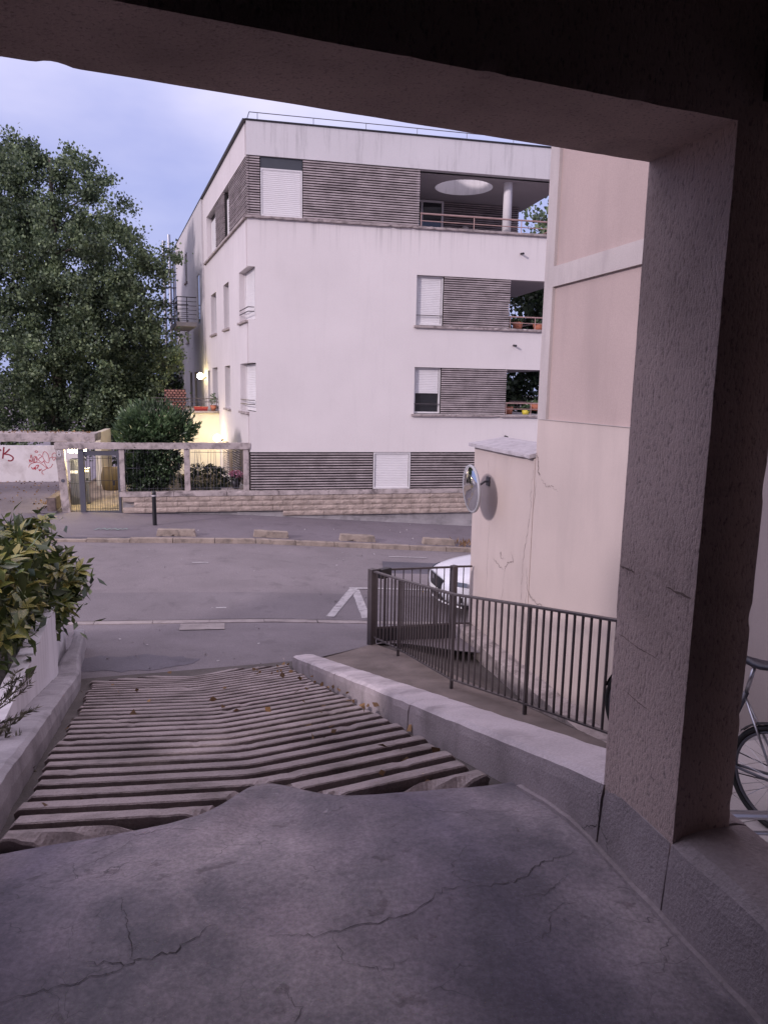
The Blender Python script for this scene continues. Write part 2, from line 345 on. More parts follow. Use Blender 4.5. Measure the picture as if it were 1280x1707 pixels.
LOWTOP = surf('low_wall_top', (.52, .465, .48), var=.12, vs_=2.5, dirt=(.26, .23, .24), dirt_amt=.8, ds=2.6, fine=90, fine_amt=.2, bs=85, bstr=.5, bd=.006)
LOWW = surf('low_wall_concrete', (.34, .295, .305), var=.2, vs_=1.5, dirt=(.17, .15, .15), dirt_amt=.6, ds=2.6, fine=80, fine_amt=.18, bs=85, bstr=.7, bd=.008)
FLOOR = make_floor_mat()
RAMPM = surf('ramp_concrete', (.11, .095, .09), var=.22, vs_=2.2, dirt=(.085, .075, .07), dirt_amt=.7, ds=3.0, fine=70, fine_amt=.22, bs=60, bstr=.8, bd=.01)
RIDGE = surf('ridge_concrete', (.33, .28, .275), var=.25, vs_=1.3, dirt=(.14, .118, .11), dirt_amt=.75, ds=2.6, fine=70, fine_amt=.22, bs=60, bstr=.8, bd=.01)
ROADM = make_asphalt('road_asphalt', (.205, .18, .188)); PAVM = make_asphalt('pavement_asphalt', (.17, .148, .165)); APRON = make_asphalt('apron_asphalt', (.185, .163, .175), .2)
PATCHM = make_asphalt('patch_asphalt', (.105, .098, .118))
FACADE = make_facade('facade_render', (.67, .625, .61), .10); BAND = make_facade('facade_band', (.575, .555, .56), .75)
LEDGE = surf('ledge_stone', (.34, .29, .28), var=.2, vs_=5, dirt=(.12, .10, .10), dirt_amt=.8, ds=7, bs=40, bstr=.6)
PINK = surf('beige_render', (.49, .415, .385), var=.06, vs_=.8, dirt=(.41, .345, .325), dirt_amt=.5, ds=.9, dstretch=(2.2, 2.2, .45), fine=60, fine_amt=.05, bs=50, bstr=.22, bd=.006)
PINKP = surf('beige_panel', (.41, .325, .305), var=.06, vs_=.8, dirt=(.33, .265, .25), dirt_amt=.5, ds=.8, dstretch=(2.2, 2.2, .45), fine=70, fine_amt=.12, bs=60, bstr=.3, bd=.006)
PINKB = surf('beige_band', (.44, .395, .385), var=.08, vs_=1.5, dirt=(.33, .29, .29), dirt_amt=.6, ds=1.6, dstretch=(3, 3, .5), bs=50, bstr=.3)
SLAT = surf('weathered_slat', (.33, .285, .285), var=.25, vs_=3.0, dirt=(.12, .10, .10), dirt_amt=.7, ds=2.2, dstretch=(.5, .5, 6), bs=40, bstr=.3, bstretch=(.3, .3, 3))
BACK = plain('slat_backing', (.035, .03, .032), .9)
SHUT = surf('shutter_pvc', (.68, .66, .66), rough=.5, var=.03, vs_=3, fine_amt=.03, bs=20, bstr=.05)
WHITEF = plain('white_frame', (.62, .60, .60), .4)
GLASS = glass_mat('window_glass')
BLOCK = surf('split_block', (.40, .325, .28), var=.25, vs_=3.2, dirt=(.20, .155, .13), dirt_amt=.6, ds=5, fine=45, fine_amt=.25, bs=38, bstr=.9, bd=.02)
KERB = surf('kerb_granite', (.31, .255, .215), var=.2, vs_=3.0, dirt=(.13, .11, .095), dirt_amt=.7, ds=5, fine=90, fine_amt=.25, bs=60, bstr=.6)
KERBN = surf('flush_kerb', (.33, .29, .28), var=.15, vs_=3.0, dirt=(.17, .15, .15), dirt_amt=.6, ds=5, bs=60, bstr=.4)
PAINT = surf('road_paint', (.46, .435, .44), var=.1, vs_=6, dirt=(.17, .155, .16), dirt_amt=.8, ds=9, bs=60, bstr=.4)
RAILM = plain('painted_rail', (.085, .072, .076), .45, .3, .15); RAILP = plain('balcony_rail', (.34, .22, .20), .5, .1, .15)
DARKM = plain('dark_metal', (.03, .028, .033), .45, .4); GREYM = plain('grey_metal', (.12, .12, .14), .45, .5); STEEL = plain('steel_tube', (.45, .45, .48), .28, .9)
BLACK = plain('black_rubber', (.012, .012, .013), .7); BLKP = plain('black_paint', (.012, .012, .014), .35)
WHITEW = surf('white_planter_render', (.72, .69, .72), var=.05, vs_=2, dirt=(.40, .37, .38), dirt_amt=.5, ds=1.5, dstretch=(2, 2, .5), bs=50, bstr=.2)
REDP = plain('red_plastic', (.30, .035, .035), .45); TERRA = plain('terracotta', (.36, .13, .075), .8); LATT = plain('wicker', (.27, .13, .11), .8, 0, .3)
SOIL = surf('garden_soil', (.055, .045, .035), var=.4, vs_=5, bs=20, bstr=1, bd=.03)
BARK = surf('bark', (.07, .058, .048), var=.3, vs_=5, bs=12, bstr=1, bd=.04, bstretch=(1, 1, .25))
LF_TREE = leaf_mat('linden_leaf', (.046, .078, .050), (.140, .185, .098), rough=.55)
LF_LAUREL = leaf_mat('laurel_leaf', (.035, .07, .036), (.095, .145, .07), rough=.32)
LF_DARK = leaf_mat('dark_leaf', (.014, .026, .015), (.038, .06, .03))
LF_AUC = leaf_mat('aucuba_leaf', (.055, .10, .032), (.15, .20, .055), spots=(.60, .50, .15), rough=.30, trans=.15)
LF_AUC2 = leaf_mat('aucuba_inner_leaf', (.030, .056, .022), (.115, .15, .05), rough=.35, trans=.15)
LF_ROSE = leaf_mat('needle_leaf', (.05, .048, .036), (.13, .12, .085))
LF_DRY = leaf_mat('dry_leaf', (.10, .055, .028), (.28, .17, .085), rough=.8)
FLOWER = leaf_mat('petal', (.35, .06, .10), (.55, .28, .42), rough=.6)
SPRAY = plain('red_spray', (.40, .025, .045), .7); SPRAYD = plain('dark_red_spray', (.20, .012, .03), .7)
BOARD = plain('board_mark_stain', (.17, .125, .11), .95)  # dark stain lines left by the boards
CRACKW = plain('wall_crack', (.13, .10, .095), .95)
CRACK = plain('concrete_crack', (.045, .036, .036), .95)  # dark tone of the cracks in floor and low wall
YELLOWW = surf('cream_render', (.62, .57, .46), var=.04, vs_=2, dirt=(.5, .45, .36), dirt_amt=.4, ds=2, bs=50, bstr=.15)
MIRROR = plain('mirror_face', (.75, .77, .78), .04, 1.0, .0)
CARP = plain('car_paint', (.62, .63, .68), .16, 0.0, .02, .6)

# ================================================================== GROUND
def struct(o): return tag(o, kind='structure')
g = MB(); g.grid(lambda i, j: Vector((-900 + 1800 * i / 12, -600 + 1800 * j / 12, -5.2)), 12, 12)
struct(g.build('ground', PAVM))
# road between the near flush kerb (v = 9.87) and the far kerb (v = 3.5)
us = [-40, -30, -22, -16] + [-12 + k * .75 for k in range(33)] + [16, 20, 26, 34, 45]
def strip(name, v0, v1, dz, mat, nv=6, us_=us, f=None):
    mb = MB(); mb.grid(lambda i, j: UV(us_[i], v0 + (v1 - v0) * j / nv, zs(us_[i]) + dz + (f(us_[i], v0 + (v1 - v0) * j / nv) if f else 0)), len(us_) - 1, nv)
    return struct(mb.build(name, mat, smooth=True))
strip('road', 3.40, 9.72, -.10, ROADM, 8, f=lambda u, v: .05 * (1 - ((v - 6.6) / 3.2) ** 2) + .004 * fb((u, v, 0), .8))
strip('pavement', -.4, 3.36, 0, PAVM, 5, f=lambda u, v: .02 * (3.4 - v) / 3.4)
kb = struct(MB().add([UV(-40, 3.5, zs(-40) - .35), UV(45, 3.5, zs(45) - .35), UV(45, 3.3, zs(45) - .35), UV(-40, 3.3, zs(-40) - .35)], [(0, 1, 2, 3)]).build('kerb', KERB))
def kerbstone(u0, u1, v0, v1, top, bot, i, mat):
    F = lambda a, b, c: UV(a, b, zs(a) + c)
    o = rough_box(F, (u0 + .006, u1 - .006), (v0, v1), (bot, top), 8, 2, 2, .006, 5, .012, i).build('kerbstone', mat, kb); return o
for i in range(26): kerbstone(-12 + i, -11 + i, 3.36, 3.54, .012 if -12 + i > -3.0 else .012 - .05 * sm(-3, -5, -12 + i), -.3, i, KERB)
kn = struct(MB().add([UV(-40, 9.87, zs(-40) - .35), UV(45, 9.87, zs(45) - .35), UV(45, 9.72, zs(45) - .35), UV(-40, 9.72, zs(-40) - .35)], [(0, 1, 2, 3)]).build('flush_kerb', KERBN))
for i in range(20):
    o = rough_box(lambda a, b, c: UV(a, b, zs(a) + c), (-10 + i * .9 + .004, -10 + i * .9 + .896), (9.725, 9.875), (-.3, -.088), 6, 2, 1, .004, 5, .006, i).build('kerbstone', KERBN, kn)
# apron from the flush kerb up to the foot of the ramp and the path
def apz(u, v): return zs(u) - .10
def edge_pt(k):                                          # building-side edge of the apron, left to right
    t = -9 + k * (12.3 / 40); s = 7.35 if t < .15 else 7.35 + .55 * min(1, (t - .15) / 1.15)
    return s, t
mb = MB()
def ap(i, j):
    s, t = edge_pt(i); e = ST(s, t, -2.085 - .03 * sm(0, 1.3, t) - .30 * sm(1.4, 3.3, t)); u, v = toUV(e.x, e.y)
    k = UV(u - .0, 9.875, zs(u) - .098); f = j / 8
    p = e.lerp(k, f); p.z += .012 * math.sin(f * math.pi) + .006 * fb((p.x, p.y, 0), .9); return p
mb.grid(ap, 40, 8); struct(mb.build('apron', APRON, smooth=True))
def on_apron(x, y, dz=.004):
    bm_best = None
    u, v = toUV(x, y); s, t = toST(x, y); es = 7.35 if t < .15 else 7.35 + .55 * min(1, (t - .15) / 1.15)
    e = ST(es, t, 0); ue, ve = toUV(e.x, e.y); f = max(0, min(1, (ve - v) / max(.01, ve - 9.875)))
    ze = -2.085 - .03 * sm(0, 1.3, t) - .30 * sm(1.4, 3.3, t)
    return ze + (zs(u) - .098 - ze) * f + .012 * math.sin(f * math.pi) + .006 * fb((x, y, 0), .9) + dz
mb = MB(); P_ = []
for k in range(64):
    a_ = 2 * math.pi * k / 64; x_ = -3.45 + .95 * math.cos(a_) * (1 + .16 * fb((math.cos(a_) * 2, math.sin(a_) * 2, 4))); y_ = 9.36 + .14 * math.cos(a_) + .32 * math.sin(a_) * (1 + .3 * fb((math.cos(a_) * 3, math.sin(a_) * 3, 9)))
    P_.append((x_, y_))
for rr0, rr1 in ((0, .5), (.5, 1)):
    mb.grid(lambda i, j: (lambda x, y: Vector((x, y, on_apron(x, y, .004))))(-3.45 + (P_[i % 64][0] + 3.45) * (rr0 + (rr1 - rr0) * j), 9.36 + (P_[i % 64][1] - 9.36) * (rr0 + (rr1 - rr0) * j)), 64, 1)
struct(mb.build('asphalt_patch', make_asphalt('damp_asphalt', (.142, .130, .152))))
mb = MB(); mb.grid(lambda i, j: (lambda p: Vector((p.x, p.y, on_apron(p.x, p.y, .010))))(UV(-1.45 + .7 * i / 4, 9.93 + .42 * j / 4, 0)), 4, 4)
struct(mb.build('repaired_patch', KERBN))
mb = MB(); mb.grid(lambda i, j: UV(2.9 + 6 * i / 8 - .35 * j / 4, 5.2 + 2.0 * j / 4, zs(2.9 + 6 * i / 8) - .10 + .057 * (1 - ((5.2 + 2 * j / 4 - 6.6) / 3.2) ** 2) + .006), 8, 4)
struct(mb.build('asphalt_patch', PATCHM))
strip('parking_lane', 8.15, 9.70, -.094, make_asphalt('lane_asphalt', (.178, .158, .168)), 4, f=lambda u, v: .05 * (1 - ((v - 6.6) / 3.2) ** 2) + .004 * fb((u, v, 0), .8))
# painted parking bay marks
def rz(u, v): return zs(u) - .10 + .05 * (1 - ((v - 6.6) / 3.2) ** 2) + .004 * fb((u, v, 0), .8) + .011
def paint(pts, w, name='parking_line'):
    mb = MB(); P = []
    for (a, b) in zip(pts[:-1], pts[1:]):
        for k in range(8): P.append((a[0] + (b[0] - a[0]) * k / 8, a[1] + (b[1] - a[1]) * k / 8))
    P.append(pts[-1]); mb.ribbon([UV(u, v, rz(u, v)) for u, v in P], w, Z); return struct(mb.build(name, PAINT))
paint([(1.05, 9.55), (1.78, 7.75)], .16); paint([(1.80, 7.83), (1.69, 9.58)], .16); paint([(1.70, 7.72), (2.2, 7.70), (8.5, 7.70)], .10)
paint([(-1.45, 5.80), (-1.1, 5.79)], .07, 'paint_dash'); paint([(-.9, 9.1), (-.72, 9.1)], .05, 'paint_dash'); paint([(3.2, 4.6), (4.2, 4.55)], .06, 'paint_dash')
GREENP = plain('green_spray', (.20, .30, .27), .8)
mb = MB()
for k in range(3):
    u0 = -3.95 + k * .26
    mb.ribbon([UV(u0 + x, 2.45 + y, zs(u0) + .03) for x, y in ((0, .12), (.08, -.1), (.12, .1), (.2, -.1), (.24, .06))], .045, Z)
struct(mb.build('spray_mark', GREENP))

# ------------------------------------------------------------------ garage floor and ramp
def s_end(t): return .72 + .37 * math.exp(-((t + 1.08) / .19) ** 2) + .025 * fb((t * 3, 0, 0))
def floor_z(s, t):
    e = s_end(t); return zr(s) + .060 * sm(e - .45, e - .03, s) * (.18 + .82 * math.exp(-((t + 1.05) / .65) ** 2)) + .004 * fb((s, t, 0), 1.5)
mb = MB()
def fl(i, j):
    t = -3.4 + 3.46 * j / 60; e = s_end(t)
    if i <= 40: s = -7.5 + (7.3) * (i / 40)
    else: s = -.2 + (e + .2) * (i - 40) / 24
    z = floor_z(s, t)
    if i == 65: s = e + .012; z = zr(s) - .02
    return ST(s, t, z)
mb.grid(fl, 65, 60); floor = struct(mb.build('garage_floor', FLOOR, smooth=True))
def crack(pts, w, parent, F, nrm, mat=CRACK, jit=.012, name='crack', sub=9, seed=0, wk=.42):
    rnd = random.Random(seed); P = []
    for a, b in zip(pts[:-1], pts[1:]):
        for k in range(sub): f = k / sub; P.append((a[0] + (b[0] - a[0]) * f + rnd.uniform(-jit, jit), a[1] + (b[1] - a[1]) * f + rnd.uniform(-jit, jit)))
    P.append(pts[-1]); n = len(P); ws = [wk * w * (.35 + .9 * rnd.random()) * (.25 + .75 * math.sin(math.pi * min(1, (i + .6) / n))) for i in range(n)]
    return MB().ribbon([F(*p) for p in P], ws, nrm).build(name, mat, parent)
_fc = lambda s, t: ST(s, t, floor_z(s, t) + .0025)
for q, (w, pts) in enumerate([
    (.009, [(.0, -.12), (-.02, -.26), (-.08, -.36), (-.08, -.48)]), (.006, [(-.08, -.48), (-.06, -.62), (-.15, -.78), (-.16, -1.05), (-.12, -1.2)]),
    (.004, [(-.10, -.20), (-.16, -.30), (-.15, -.42)]), (.004, [(-.20, -.2), (-.24, -.33), (-.33, -.40), (-.35, -.52)]), (.004, [(.18, -.42), (.05, -.55), (-.02, -.57), (-.06, -.5)]),
    (.009, [(-.10, -1.72), (-.13, -1.58), (-.12, -1.47), (-.04, -1.36)]), (.005, [(-.13, -1.58), (.02, -1.6), (.18, -1.63)]), (.006, [(-.13, -1.58), (-.16, -1.66), (-.17, -1.8), (-.2, -2.0)]),
    (.004, [(-.15, -1.02), (-.28, -1.0), (-.34, -.9), (-.29, -.8)]), (.004, [(-.3, -1.2), (-.4, -1.15), (-.5, -1.2)]),
    (.005, [(.72, -1.68), (.64, -1.6), (.66, -1.5), (.60, -1.4), (.62, -1.28)]), (.004, [(.6, -1.62), (.5, -1.7), (.45, -1.78)]), (.004, [(.70, -.95), (.58, -.88), (.62, -.74), (.5, -.66)]),
    (.004, [(.62, -.55), (.48, -.5), (.42, -.36), (.30, -.33)]), (.0035, [(.42, -.36), (.36, -.2), (.4, -.1)])]):
    crack(pts, w, floor, _fc, Z, seed=q, jit=.010)
# smooth ramp bed
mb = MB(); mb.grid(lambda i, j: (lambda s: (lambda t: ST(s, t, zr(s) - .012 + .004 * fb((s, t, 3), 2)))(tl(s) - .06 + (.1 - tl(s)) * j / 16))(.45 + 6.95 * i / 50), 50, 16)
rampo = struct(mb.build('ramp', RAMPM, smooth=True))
nr = 30
for i in range(nr):
    sc_ = .50 + i * .2135
    rnd = random.Random(100 + i); tcn = -1.06 - .035 * sc_
    prof = [(.020, -.03), (.016, .0), (.000, .045), (.006, .052), (.060, .054), (.108, .052), (.114, .046), (.122, -.03)]   # along s, above the ramp
    t0 = tl(sc_ + .35) + .05 + .05 * sm(1.5, 4, sc_) + rnd.uniform(-.015, .02); t1 = -.07 + rnd.uniform(-.035, .02); n = 90
    mb = MB(); jag = rnd.uniform(0, 50)
    def P(a, b):
        t = t0 + (t1 - t0) * a / n; ds, dz = prof[b]
        wear = .0035 * fb((t * 2.2 + jag, 0, i), 1.0) + .0045 * noise.noise(Vector((t * 23, jag, b * .3))) + .012 * max(0, noise.noise(Vector((t * 7, jag + 5, i))) - .42)
        s = sc_ - .02 + (.30 + .062 * max(0, sc_ - .8)) * math.sqrt((t - tcn) ** 2 + .0025) + ds + (wear if b > 0 else 0)
        if 1 <= b <= 6: dz += .003 * fb((t * 1.9, jag, b * .2), 1.0) - .002 - .03 * max(0, noise.noise(Vector((t * 7, jag + 5, i))) - .42)
        dz = -.03 + (dz + .03) * sm(s_end(t) - .01, s_end(t) + .07, s) * (1 - sm(7.10, 7.16, s))
        if s > 7.17: dz -= .03 * (s - 7.17)
        if a in (0, n): dz = -.03 if b in (0, 7) else dz * .55
        return ST(s, t, zr(s) + dz)
    mb.grid(P, n, len(prof) - 1)
    mb.add([P(0, b) for b in range(8)], [tuple(range(8))]); mb.add([P(n, b) for b in range(8)], [tuple(range(8))])
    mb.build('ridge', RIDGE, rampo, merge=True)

# ------------------------------------------------------------------ path beside the ramp, sunken passage, tiled landing
def rail_t(s): return 2.02 - .085 * max(0, s - 3.0) - .03 * max(0, min(1, (s - 4.4))) if s < 7.2 else 1.66 - .36 * (s - 7.2) / .7
mb = MB(); ss = [1.6 + 6.3 * i / 30 for i in range(31)]
def pth(i, j):
    s = ss[i]; tt = .26 + (rail_t(s) + .03 - .26) * j / 8; se = s
    if i == 30: se = 7.35 + .55 * min(1, max(0, (tt - .15) / 1.15))
    return ST(se, tt, max(zw(se), -2.113) + .006 * fb((se, tt, 1), 1.3))
mb.grid(pth, 30, 8); mb.grid(lambda i, j: ST(ss[i], rail_t(ss[i]) + .03, (max(zw(ss[i]), -2.113)) if j == 0 else -2.75), 30, 1)
struct(mb.build('footpath', surf('path_concrete', (.20, .165, .15), var=.25, vs_=2.0, dirt=(.12, .10, .09), dirt_amt=.6, ds=2.5, bs=60, bstr=.5), smooth=False))
mb = MB()
def psg(i, j):
    s_ = 2.3 + 6.9 * i / 24; f = j / 8; r0 = rail_t(min(s_, 7.9)) + .02
    za = max(zw(s_), -2.113) - .03 - .25 * sm(7.9, 9.2, s_); zb = -2.56
    return ST(s_, r0 + (3.25 - r0) * f, za + (zb - za) * sm(0, .9, f) + .012 * fb((s_, f * 2, 0), 1.5))
mb.grid(psg, 24, 8)
struct(mb.build('passage_floor', RAMPM))
land = struct(MB().box(ST, (-4.5, 2.4), (.24, 3.3), (-2.7, -1.06)).build('landing', CONC))
TILE = surf('floor_tile', (.50, .46, .45), rough=.6, var=.06, vs_=3, bs=40, bstr=.1)
tm = MB().box(lambda x, y, z: Vector((x, y, z)), (-.147, .147), (-.147, .147), (-.012, .012)).mesh('tile'); tm.materials.append(TILE)
for i in range(9):
    for j in range(10):
        inst('tile', tm, land, frame(AX, BX, Z, ST(-.3 + .3 * i, .45 + .3 * j, -1.048)))

# ================================================================== GARAGE (portal we stand in)
gar = thing('garage_building', 'dark garage portal with rough beige pillar and lintel framing the view', 'building', ST(0, 0, 0))
rough_box(lambda a, b, c: ST(-.345 + (.03 + .345) * a + .0 * b, b * .205 + .004, c), (0, 1), (0, 1), (.20, 2.33), 12, 8, 140, .0012, 9, .003, 1).build('pillar', PLAST, gar, smooth=False)
def LB(a, b, c):                                         # lintel: a across 0..1, b along t
    so = .03 + .10 * b; si = -.345 + .087 * b; return ST(si + (so - si) * a, b, c)
for q, (w, pts) in enumerate([(.016, [(.02, 1.03), (-.06, 1.028)]), (.016, [(-.22, 1.02), (-.335, 1.018)]), (.006, [(.02, .80), (-.1, .79), (-.22, .785)]), (.005, [(-.05, .62), (-.2, .605)])]):
    crack(pts, w, gar, lambda s_, z_: ST(s_, -.0005, z_), -BX, seed=70 + q, jit=.0025, name='board_mark', wk=.5, mat=BOARD)
rough_box(LB, (0, 1), (-3.6, .30), (2.302, 2.90), 10, 260, 20, .0012, 7, .006, 2).build('lintel', PLAST, gar)
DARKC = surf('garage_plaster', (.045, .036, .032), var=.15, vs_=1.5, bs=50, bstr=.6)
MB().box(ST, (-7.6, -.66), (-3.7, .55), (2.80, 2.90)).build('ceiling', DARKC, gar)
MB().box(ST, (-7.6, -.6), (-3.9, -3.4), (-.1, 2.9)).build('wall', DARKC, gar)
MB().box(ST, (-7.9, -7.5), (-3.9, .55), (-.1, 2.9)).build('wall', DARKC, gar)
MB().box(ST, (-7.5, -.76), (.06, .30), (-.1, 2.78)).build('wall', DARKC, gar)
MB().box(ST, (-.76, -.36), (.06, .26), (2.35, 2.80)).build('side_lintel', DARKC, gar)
MB().box(ST, (-.62, .45), (-3.9, -2.95), (-.5, 2.9)).build('wall', PLAST, gar)
MB().box(ST, (-7.9, -.42), (-4.0, .6), (2.905, 12.5)).build('upper_storeys', PLAST, gar); MB().box(ST, (-7.9, 6.5), (-7.0, -5.7), (-2.6, 1.45)).build('sun_block_wall', PLAST, gar)  # second box: unseen, added to keep the sun off the ramp
MB().box(ST, (-7.9, -.75), (.6, 3.28), (2.4, 3.2)).build('sky_block_slab', PLAST, gar)  # unseen slab, added to cut the sky light beside the pillar

# low wall right of the ramp, in three pours
lw = thing('low_wall', 'low grey concrete wall sloping down along the right side of the ramp', 'wall', ST(2.0, .15, zr(2.0)))
def wt(s): return (.27 - .305 * s) if s > 0 else .27
def LWF(a, b, c):                                        # a = s, b 0..1 across, c 0..1 up
    top = wt(a) + (.0 if 0 < b < 1 else -.0); bot = (zr(a) - .12)
    return ST(a, -.0 + .30 * b, bot + (top - bot) * c)
def lw_piece(s0, s1, seed, nm='segment'):
    n = max(6, int((s1 - s0) / .08)); mb = MB(); 
    prof = [(0, 0), (-.012, .35), (-.004, .80), (.004, .93), (.035, .985), (.10, 1.0), (.17, 1.004), (.24, 1.0), (.28, .97), (.30, .9), (.30, 0)]
    def P(i, j):
        s = s0 + .004 + (s1 - s0 - .008) * i / n; t, h = prof[j]; bot = zr(s) - .15; top = wt(s)
        if j == 10: bot = min(bot, zw(max(s, 1.2)) - .1)
        q = Vector((s * 6, j * .9, seed * 5)); w = .007 * noise.noise(q) + .009 * fb((s * 1.3, j * .3, seed), 1.0)
        return ST(s, t + w, bot + (top - bot) * h + .006 * noise.noise(q + Vector((7, 7, 0))))
    mb.grid(P, n, 10); mb.add([P(0, j) for j in range(11)], [tuple(range(11))]); mb.add([P(n, j) for j in range(11)], [tuple(range(11))])
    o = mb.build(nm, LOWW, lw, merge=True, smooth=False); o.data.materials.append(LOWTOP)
    for f in o.data.polygons:
        if f.normal.z > .45 and s0 > -.2: f.material_index = 1  # pale worn tops also paint in skylight; garage tops stay dark for its shade
    return o
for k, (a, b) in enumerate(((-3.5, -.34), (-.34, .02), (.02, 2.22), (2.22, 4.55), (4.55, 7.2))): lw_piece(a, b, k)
_wc = lambda s, h: ST(s, -.019, zr(s) + (wt(s) - zr(s)) * h)
crack([(.015, .95), (.02, .6), (.0, .35), (.06, .2), (.13, .02)], .010, lw, _wc, -BX, jit=.012, seed=3)
crack([(.0, .35), (-.05, .22), (-.06, .05)], .008, lw, _wc, -BX, jit=.012, seed=4)
mb = rough_box(lambda a, b, c: ST(a, b, floor_z(a, -.05) + c), (-3.0, .62), (-.030, .0), (-.03, .014), 60, 2, 2, .006, 8, .004, 5); mb.build('mortar_fillet', LOWW, lw)

# left low wall, kinked at the bottom
lwl = thing('low_wall', 'low grey concrete wall along the left side of the ramp below the white planter', 'wall', ST(3, tl(3) - .12, zr(3)))
lpath = [(-.6, -2.05), (1, -2.175), (2.4, -2.28), (4.2, -2.41), (5.8, -2.53), (7.2, -2.63), (7.75, -2.70), (8.2, -2.71), (8.72, -2.73)]
mb = MB(); prof = [(0, 0), (.004, .7), (-.01, .95), (-.04, 1.0), (-.13, 1.01), (-.22, 1.0), (-.26, .96), (-.27, 0)]
def lp(s):
    for (a, ta), (b, tb) in zip(lpath[:-1], lpath[1:]):
        if s <= b: return ta + (tb - ta) * (s - a) / (b - a)
    return lpath[-1][1]
def LP(i, j):
    s = -.6 + 9.32 * i / 110; t, h = prof[j]; bot = min(zr(s), 0) - .15; top = zr(s) + (.19 if s > .3 else .19)
    if s > 7.3: bot = -2.3; top = -2.07 + .19 + .03 * sm(7.3, 8.6, s)
    q = Vector((s * 5, j * .8, 2)); w = .008 * noise.noise(q) + .012 * fb((s, j * .3, 0), .9)
    wd = 1 + .06 * fb((s * .8, 0, 0)) - .45 * sm(7.2, 8.2, s)
    return ST(s, lp(s) + t * wd + w, bot + (top - bot) * h + .008 * noise.noise(q * 1.3))
mb.grid(LP, 110, 7); mb.add([LP(110, j) for j in range(8)], [tuple(range(8))]); mb.add([LP(0, j) for j in range(8)], [tuple(range(8))])
mb.build('body', surf('left_wall_concrete', (.36, .335, .355), var=.2, vs_=1.8, dirt=(.17, .155, .165), dirt_amt=.6, ds=3, fine=80, fine_amt=.18, bs=70, bstr=.6), lwl, merge=True)

# white stepped planter
pl = thing('planter', 'white rendered planter with stepped walls left of the ramp', 'planter', ST(5, -3.3, -1.6))
def pw(s0, s1, t_off, z1a, z1b):
    F = lambda a, b, c: ST(s0 + (s1 - s0) * a, lp(s0 + (s1 - s0) * a) - .235 - t_off - .14 * b, (zr(s0 + (s1 - s0) * a) - .2) * (1 - c) + c * (z1a + (z1b - z1a) * a))
    rough_box(F, (0, 1), (0, 1), (0, 1), 30, 2, 6, .004, 4, .004, s0).build('wall', WHITEW, pl)
pw(2.95, 7.10, .0, -.60, -1.03); pw(7.12, 8.72, .02, -1.50, -1.56)
pw(-.5, 2.9, .05, .1, -.4)
MB().box(ST, (-.5, 8.6), (-5.2, -3.1), (-2.3, -1.62)).build('soil', SOIL, pl)
MB().box(ST, (-.5, 8.72), (-5.4, -5.2), (-2.3, -1.3)).build('wall', WHITEW, pl); MB().box(ST, (8.58, 8.72), (-5.2, -3.15), (-2.3, -1.55)).build('wall', WHITEW, pl)

# ================================================================== RAILINGS, GATE, RIGHT WALL
rl = thing('railing', 'brown metal handrail with upright bars along the sloping path', 'railing', ST(5, 1.7, zw(5)))
rpts = [(7.9, 1.30), (7.2, 1.47), (5.25, 1.50), (4.05, 1.80), (2.95, 2.03), (2.45, 2.12)]
def rz_(s): return max(zw(s), -2.113)
RH = 1.10
def railbar(name, p, q, w, h, parent, mat=RAILM):
    p, q = Vector(p), Vector(q); d = (q - p).normalized(); x = d.cross(Z).normalized(); y = x.cross(d)
    F = lambda a, b, c: p + (q - p) * a + x * b + y * c
    return MB().box(F, (0, 1), (-w / 2, w / 2), (-h / 2, h / 2)).build(name, mat, parent, bevel=.003)
for k in range(len(rpts) - 1):
    (s0, t0), (s1, t1) = rpts[k], rpts[k + 1]
    railbar('handrail', ST(s0, t0, rz_(s0) + RH), ST(s1, t1, rz_(s1) + RH), .055, .022, rl)
    railbar('bottom_rail', ST(s0, t0, rz_(s0) + .11), ST(s1, t1, rz_(s1) + .11), .035, .018, rl)
bar = MB().box(lambda x, y, z: Vector((x, y, z)), (-.009, .009), (-.009, .009), (0, .98)).mesh('bar'); bar.materials.append(RAILM)
post = MB().box(lambda x, y, z: Vector((x, y, z)), (-.016, .016), (-.016, .016), (-.03, 1.10)).mesh('post'); post.materials.append(RAILM)
for k in range(len(rpts) - 1):
    (s0, t0), (s1, t1) = rpts[k], rpts[k + 1]; ln = math.hypot(s1 - s0, t1 - t0); n = max(2, round(ln / .104))
    for i in range(n):
        f = i / n; s = s0 + (s1 - s0) * f; t = t0 + (t1 - t0) * f
        if i == 0:
            if k > 0: inst('post', post, rl, frame(AX, BX, Z, ST(s, t, rz_(s))))
        else: inst('baluster', bar, rl, frame(AX, BX, Z, ST(s, t, rz_(s) + .115)))
gt = thing('garden_gate', 'brown barred metal gate with solid kick panel closing the sunken passage', 'gate', ST(8.3, 2.2, -2.3))
gA = ST(7.93, 1.30, 0); gB = ST(8.88, 3.24, 0)
def GP(f, z): p = gA.lerp(gB, f); p.z = z; return p
gtop = lambda f: -1.00 - .27 * f; gbot = lambda f: -2.06 - .16 * f
gx = (gB - gA).normalized(); gy = Z.cross(gx)
def gpost(f, w, z0, z1, nm='post'): return MB().box(lambda a, b, c: GP(f, 0) + gx * a + gy * b + Z * c, (-w, w), (-.045, .045), (z0, z1)).build(nm, RAILM, gt, bevel=.004)
gpost(-.01, .05, -2.16, -.98); gpost(.80, .05, -2.66, -1.19)
railbar('top_rail', GP(.03, gtop(.03)), GP(.76, gtop(.76)), .035, .03, gt); railbar('top_rail', GP(.82, gtop(.80)), GP(1.0, gtop(1.0)), .035, .03, gt)
